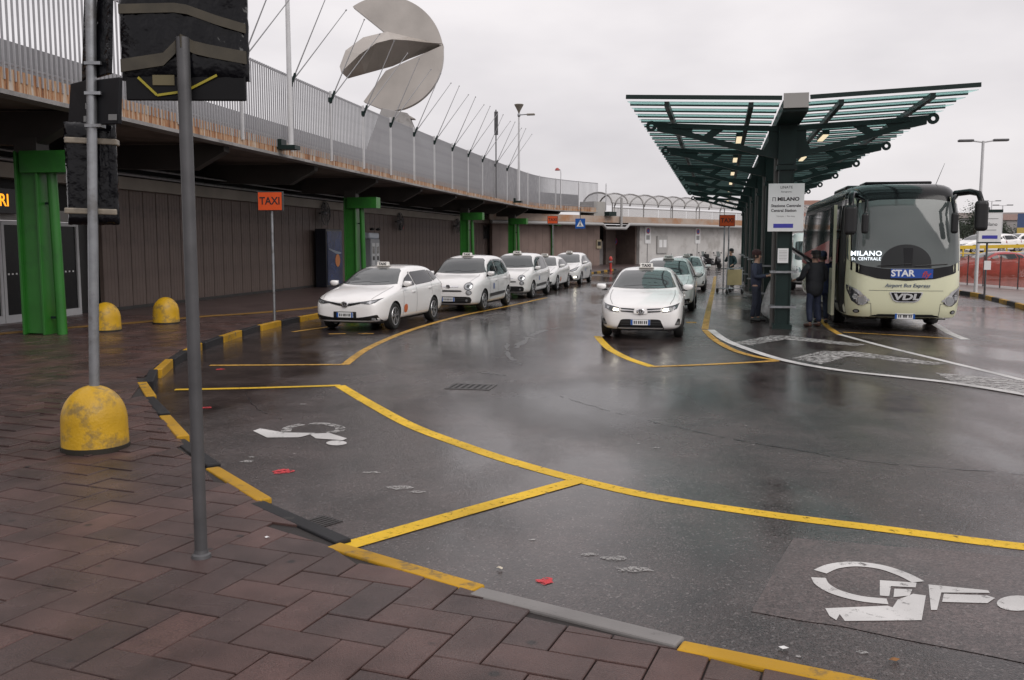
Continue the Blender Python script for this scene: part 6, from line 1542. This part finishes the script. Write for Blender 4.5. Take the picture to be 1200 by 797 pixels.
def person(loc, rz, label, coat, trous, hat, elbows, hands, feet, hem=.72, head_turn=(0,0), shoes=(.02,.02,.02), bulk=1.0, h=1.0):
    t = thing('person', label, 'person', loc, rz); t.scale = (h,h,h)
    S_ = {}
    V = Vector
    hx, hy = head_turn
    S_['pelvis'] = ((0,0,.96),.12); S_['waist'] = ((0,0,1.12),.115); S_['chest'] = ((0,.0,1.32),.125); S_['neck'] = ((0,.01,1.475),.055); S_['jaw'] = ((hx*.3,-.025+hy*.3,1.575),(.062,.07)); S_['skull'] = ((hx*.5,.0+hy*.5,1.665),(.082,.098)); S_['crown'] = ((hx*.5,.005+hy*.5,1.735),.06)
    S_['nose'] = ((hx*.5+hx*1.2,-.118+hy*.5,1.625),.012)
    E_ = [('pelvis','waist'),('waist','chest'),('chest','neck'),('neck','jaw'),('jaw','skull'),('skull','crown'),('skull','nose')]
    for sd, s in (('l',-1),('r',1)):
        el, ha = V(elbows[sd]), V(hands[sd]); sh = V((s*.185,0,1.405))
        dr = (ha-el).normalized()
        S_['sh'+sd] = (sh,.062); S_['el'+sd] = (el,.043); S_['wr'+sd] = (ha,.028); S_['pa'+sd] = (ha+dr*.07,(.032,.022))
        E_ += [('chest','sh'+sd),('sh'+sd,'el'+sd),('el'+sd,'wr'+sd),('wr'+sd,'pa'+sd)]
        side = dr.cross(V((0,0,1)));  side = side.normalized() if side.length > .1 else V((1,0,0)); dn = dr.cross(side).normalized()
        if dn.z > 0: dn = -dn
        for k in range(4):
            b = ha+dr*.10+side*(-.03+.02*k); ln = (.062,.075,.07,.055)[k]
            S_['f%d%s'%(k,sd)] = (b,.009); S_['g%d%s'%(k,sd)] = (b+dr*ln*.55+dn*.012,.0085); S_['h%d%s'%(k,sd)] = (b+dr*ln*.8+dn*.038,.007)
            E_ += [('pa'+sd,'f%d%s'%(k,sd)),('f%d%s'%(k,sd),'g%d%s'%(k,sd)),('g%d%s'%(k,sd),'h%d%s'%(k,sd))]
        b = ha+dr*.03-side*s*.035; S_['ta'+sd] = (b,.010); S_['tb'+sd] = (b+dr*.035-side*s*.018+dn*.02,.009); E_ += [('wr'+sd,'ta'+sd),('ta'+sd,'tb'+sd)]
        fx, fy_ = feet[sd]
        S_['hp'+sd] = ((s*.095,0,.90),.085); S_['kn'+sd] = ((s*.10+(fx-s*.1)*.5,fy_*.5-.03,.50),.058); S_['an'+sd] = ((fx,fy_+.03,.09),.03); S_['to'+sd] = ((fx,fy_-.11,.045),.016)
        E_ += [('pelvis','hp'+sd),('hp'+sd,'kn'+sd),('kn'+sd,'an'+sd),('an'+sd,'to'+sd)]
    skin_mesh('body', S_, E_, M_skin, t, 'pelvis')
    # eyes, ears
    for s in (-1,1):
        MB().lathe([(0,-.011),(.009,-.006),(.011,0),(.009,.006),(0,.011)], 8, Matrix.Translation((hx*.5+s*.032+hx*.9,-.088+hy*.5,1.655))).build('eye', M_blkprint, t)
        MB().lathe([(0,-.03),(.014,-.02),(.018,0),(.014,.02),(0,.03)], 8, Matrix.Translation((hx*.5+s*.088,.01+hy*.5,1.64))).build('ear', M_skin, t, smooth=60)
    MB().box((hx*.5+hx*1.1,-.090+hy*.5,1.585),(.045,.012,.010)).build('mouth', mat('lips', (.28,.10,.09), .5), t)
    # hair cap then hat
    def cap(nm, m, z0, r, sy, top, brim=None):
        q = MB(); pr = [(r*1.0,z0),(r*1.03,z0+.04),(r*.95,z0+.09),(r*.65,top-.02),(0,top)]
        q.lathe(pr, 18, Matrix.Translation((hx*.5,.012+hy*.5,0)) @ Matrix.Diagonal((1,sy,1,1))); return q.build(nm, m, t, smooth=60)
    cap('hair', M_hair, 1.60, .093, 1.14, 1.765).location = (0,.014,0)
    hm_, kind = hat
    if kind == 'cap':
        c = cap('cap', hm_, 1.695, .102, 1.14, 1.80); MB().prism([(.075*math.cos(R(a)),-.10-.07*math.sin(R(a))) for a in range(0,181,20)], 1.70, 1.712).build('visor', hm_, c)
    elif kind == 'beanie': cap('beanie', hm_, 1.68, .103, 1.14, 1.83)
    # coat: trunk, sleeves, collar
    C_ = {'hem': ((0,0,hem+.06),(.185*bulk,.15*bulk)), 'waist': ((0,0,1.08),(.172*bulk,.145*bulk)), 'chest': ((0,0,1.30),(.18*bulk,.15*bulk)), 'yoke': ((0,.005,1.42),(.115*bulk,.10*bulk)), 'collar': ((0,.012,1.50),.082)}
    CE = [('hem','waist'),('waist','chest'),('chest','yoke'),('yoke','collar')]
    for sd, s in (('l',-1),('r',1)):
        el, ha = V(elbows[sd]), V(hands[sd]); C_['sh'+sd] = ((s*.195*bulk,0,1.39),.085); C_['ua'+sd] = (V((s*.195*bulk,0,1.39)).lerp(el,.5),.078); C_['el'+sd] = (el,.068); C_['cu'+sd] = (el.lerp(ha,.92),.05)
        CE += [('yoke','sh'+sd),('sh'+sd,'ua'+sd),('ua'+sd,'el'+sd),('el'+sd,'cu'+sd)]
    co_ = skin_mesh('coat', C_, CE, coat, t, 'chest')
    T_ = {'seat': ((0,0,.93),(.13,.11))}; TE = []
    for sd, s in (('l',-1),('r',1)):
        fx, fy_ = feet[sd]
        T_['hp'+sd] = ((s*.095,0,.84),.095); T_['kn'+sd] = ((s*.10+(fx-s*.1)*.5,fy_*.5-.03,.50),.082); T_['an'+sd] = ((fx,fy_+.035,.10),.066); TE += [('seat','hp'+sd),('hp'+sd,'kn'+sd),('kn'+sd,'an'+sd)]
    skin_mesh('trousers', T_, TE, trous, t, 'seat')
    for sd, s in (('l',-1),('r',1)):
        fx, fy_ = feet[sd]; skin_mesh('shoe', {'a': ((fx,fy_+.075,.055),.05), 'b': ((fx,fy_-.03,.05),.052), 'c': ((fx*1.05,fy_-.15,.042),(.046,.042)), 'd': ((fx*1.06,fy_-.19,.038),(.038,.036))}, [('a','b'),('b','c'),('c','d')], mat('shoe_%.2f' % shoes[0], shoes, .4), t, 'b')
    return t
def cloth(n, c): return mat(n, c, .75, var=.22, vscale=7, bump=.35, bscale=9, dist=.03)
pA = P(885, 376.5)
person((pA.x,pA.y,.0), R(62), 'man in navy jacket and dark cap facing the canopy column, paper in hands', cloth('navy_jacket', (.036,.043,.075)), cloth('navy_trousers', (.024,.028,.046)), (cloth('maroon_cap', (.05,.018,.018)),'beanie'),
       {'l': (-.27,-.03,1.12), 'r': (.27,-.05,1.12)}, {'l': (-.12,-.30,1.16), 'r': (.10,-.33,1.18)}, {'l': (-.11,.03), 'r': (.12,-.06)}, h=1.02)
pp = thing('paper', 'folded pale paper held by the man in the navy jacket', 'paper', (pA.x,pA.y,0), R(62)); MB().box((0,-.46,1.21),(.20,.15,.012), None).build('sheet', mat('kraft_paper', (.42,.36,.30), .6), pp)
# thin plastic bag hanging from his arm
bgm = mat('clear_plastic_bag', (.62,.62,.62), .22, trans=.45, var=.15, vscale=5, bump=.9, bscale=9, dist=.05)
bg_ = thing('plastic_bag', 'long translucent white plastic bag hanging beside the man in the navy jacket', 'bag', (pA.x+.36,pA.y-.05,0), 0)
r9 = random.Random(4); q = MB(); vs = []; fs = []; nn = 18; lv = [(.06,.05,.02,.16),(.17,.13,.03,.06),(.26,.19,.03,.0),(.42,.17,.02,.02),(.7,.12,.015,.06),(.95,.10,.015,.12),(1.12,.085,.012,.18),(1.22,.05,.012,.22)]
for z, rr, j, xo in lv:
    for k in range(nn): a = 2*math.pi*k/nn; e = rr*(1+r9.uniform(-.25,.25)); vs.append((xo*.9-.08+e*math.cos(a)*.85,e*math.sin(a)*.6,z+r9.uniform(-.015,.015)))
for i in range(len(lv)-1):
    for k in range(nn): fs.append((i*nn+k,i*nn+(k+1)%nn,(i+1)*nn+(k+1)%nn,(i+1)*nn+k))
fs.append(tuple(range(nn))); q.add(vs, fs).build('bag', bgm, bg_, smooth=70)
pBp = P(953, 383)
person((pBp.x,pBp.y,0), R(196), 'man in black jacket and jeans seen from behind at the coach luggage hold', cloth('black_jacket', (.022,.024,.029)), cloth('blue_jeans', (.026,.034,.066)), (cloth('black_cap', (.012,.012,.013)),'cap'),
       {'l': (-.30,-.02,1.12), 'r': (.31,-.06,1.13)}, {'l': (-.27,-.24,1.02), 'r': (.30,-.30,1.10)}, {'l': (-.13,.0), 'r': (.13,.02)}, hem=.60, bulk=1.3, h=1.03, shoes=(.07,.03,.02))
pCp = P(967, 380)
person((pCp.x,pCp.y+.35,0), R(165), 'person in blue hooded coat leaning to the coach behind the man in black', cloth('blue_coat', (.026,.038,.10)), cloth('dark_jeans', (.018,.025,.05)), (cloth('blue_hood', (.016,.024,.058)),'beanie'),
       {'l': (-.28,-.05,1.12), 'r': (.28,-.05,1.12)}, {'l': (-.22,-.32,1.05), 'r': (.2,-.32,1.05)}, {'l': (-.12,.05), 'r': (.12,-.05)}, hem=.62, bulk=1.2, h=1.0)
pDp = P(856, 336)
person((pDp.x,pDp.y,0), R(-55), 'person in dark teal jacket and beanie behind the luggage trolley, hand at the face', cloth('teal_jacket', (.022,.045,.052)), cloth('denim', (.03,.04,.07)), (cloth('dark_beanie', (.012,.012,.014)),'beanie'),
       {'l': (-.27,-.10,1.18), 'r': (.30,.02,1.14)}, {'l': (-.07,-.17,1.46), 'r': (.27,-.20,1.05)}, {'l': (-.11,.0), 'r': (.11,.04)}, h=.98)
# ------------------------------------------------------------------ luggage trolley
pt = P(860, 344.5); tr = thing('luggage_trolley', 'steel luggage trolley with a tan front panel standing by the canopy columns', 'trolley', (pt.x,pt.y,0), R(12))
MB().box((0,-.02,.66),(.62,.03,.62)).build('front_panel', mat('tan_panel', (.36,.29,.15), .5, var=.12), tr, bevel=.01)
q = MB(); q.tube([(-.33,0,.2),(-.33,0,1.0),(-.30,0,1.02),(.30,0,1.02),(.33,0,1.0),(.33,0,.2)], .018, 8); q.build('frame', M_galv, tr, smooth=50)
for x in (-.3,.3): MB().tube([(x,0,.2),(x*.9,1.0,.18),(x*.9,1.05,.9)], .018, 8).build('side_rail', M_galv, tr, smooth=50)
MB().tube([(-.32,1.06,.98),(.32,1.06,.98)], .02, 8).build('push_handle', M_black, tr); MB().tube([(-.27,1.05,.9),(-.3,1.06,.98)], .018, 6).build('handle_arm', M_galv, tr); MB().tube([(.27,1.05,.9),(.3,1.06,.98)], .018, 6).build('handle_arm', M_galv, tr)
for y in (.25,.5,.75): MB().tube([(-.29,y,.2),(.29,y,.2)], .012, 6).build('deck_bar', M_galv, tr)
for x, y in ((-.33,-.05),(.33,-.05),(-.28,.95),(.28,.95)):
    wv = MB().lathe([(.05,-.03),(.085,-.028),(.09,0),(.085,.028),(.05,.03)], 16, Matrix.Rotation(R(90),4,'Y')).build('castor', M_rub, tr, smooth=40); wv.location = (x,y,.09); MB().box((0,0,.07),(.04,.08,.08)).build('fork', M_galv, wv)
# ------------------------------------------------------------------ motor scooters by the white wall
def scooter(loc, rz, label, m):
    t = thing('motor_scooter', label, 'scooter', loc, rz, 'scooters by the white wall')
    for y in (-.68,.66):
        wv = MB().lathe([(.13,-.05),(.22,-.06),(.26,-.03),(.27,0),(.26,.03),(.22,.06),(.13,.05)], 20, Matrix.Rotation(R(90),4,'Y')).build('wheel', M_rub, t, smooth=40); wv.location = (0,y,.27); MB().lathe([(.14,-.03),(.14,.03),(.05,.05),(0,.05)], 14, Matrix.Rotation(R(90),4,'Y')).build('rim', M_rim, wv)
    F = Matrix(((0,0,1,0),(1,0,0,0),(0,1,0,0),(0,0,0,1)))
    MB().prism([(-.15,.30),(.25,.28),(.85,.55),(.88,.78),(.45,.74),(.15,.62),(.05,.42),(-.2,.40)], -.16, .16, F).build('rear_body', m, t, bevel=.05, seg=3)
    MB().prism([(-.62,.40),(-.40,.30),(-.26,.36),(-.36,.70),(-.44,1.02),(-.58,.98),(-.72,.60)], -.20, .20, F).build('leg_shield', m, t, bevel=.06, seg=3)
    MB().prism([(.08,.70),(.45,.76),(.86,.80),(.84,.88),(.45,.86),(.12,.80)], -.15, .15, F).build('seat', M_black, t, bevel=.04, seg=3)
    MB().box((0,.95,1.02),(.42,.40,.32)).build('top_box', M_black, t, bevel=.07, seg=3)
    MB().tube([(-.34,-.38,1.08),(-.1,-.46,1.06),(.1,-.46,1.06),(.34,-.38,1.08)], .02, 8).build('handlebar', M_black, t); 
    MB().add([(-.2,-.60,1.0),(.2,-.60,1.0),(.16,-.48,1.38),(-.16,-.48,1.38)], [(0,1,2,3)]).build('wind_screen', M_bgl, t); MB().lathe([(.09,0),(.1,.03),(0,.06)], 12, Matrix.Translation((0,-.66,.84)) @ Matrix.Rotation(R(90),4,'X')).build('headlamp', M_lens, t)
    for x in (-.38,.38): MB().tube([(x*.8,-.42,1.08),(x,-.44,1.24)], .01, 5).tube([(x,-.45,1.22),(x,-.43,1.32)], .05, 8).build('mirror', M_black, t)
    MB().tube([(.12,-.1,.30),(.2,-.05,.02)], .015, 6).build('stand', M_dpole, t)
p = P(836, 315); scooter((p.x,p.y,0), R(28), 'dark motor scooter with top box parked before the white wall', mat('scooter_black', (.02,.02,.022), .3)); scooter((p.x-1.0,p.y+1.2,0), R(35), 'silver motor scooter half hidden behind the dark one', mat('scooter_silver', (.35,.35,.36), .3, metal=.5))
# litter and leaves on the wet ground
lr2 = random.Random(11)
for px, py, nm, m, s in ((918,762,'paper_scrap',M_wht,.025),(1048,776,'dry_leaf',mat('leaf_brown',(.22,.10,.03),.7),.026),(586,668,'paper_scrap',mat('scrap_tan',(.5,.45,.36),.7),.022),(313,636,'paper_scrap',M_wht,.018)):
    p = P(px, py); z = .012 if nm != 'x' else 0
    if p.x < xk(p.y)-.1: z = zs(p.y)+.006
    T = Matrix.Translation((p.x,p.y,z)) @ Matrix.Rotation(lr2.uniform(0,6),4,'Z')
    o = MB().add([(-s,-s*.5,0),(0,-s*.6,.006),(s,-s*.3,0),(s*.8,s*.4,.005),(0,s*.55,0),(-s*.9,s*.4,.007),(0,0,.012)], [(0,1,6),(1,2,6),(2,3,6),(3,4,6),(4,5,6),(5,0,6)], 0, T).build(nm, m)
    setp(o, {918:'white paper scrap on the asphalt near the yellow kerb stone',1048:'brown dry leaf lying on the repaved patch edge',586:'tan paper scrap on the asphalt by the yellow kerb',313:'tiny white scrap on the red pavers beside the kerb'}[px], 'litter')
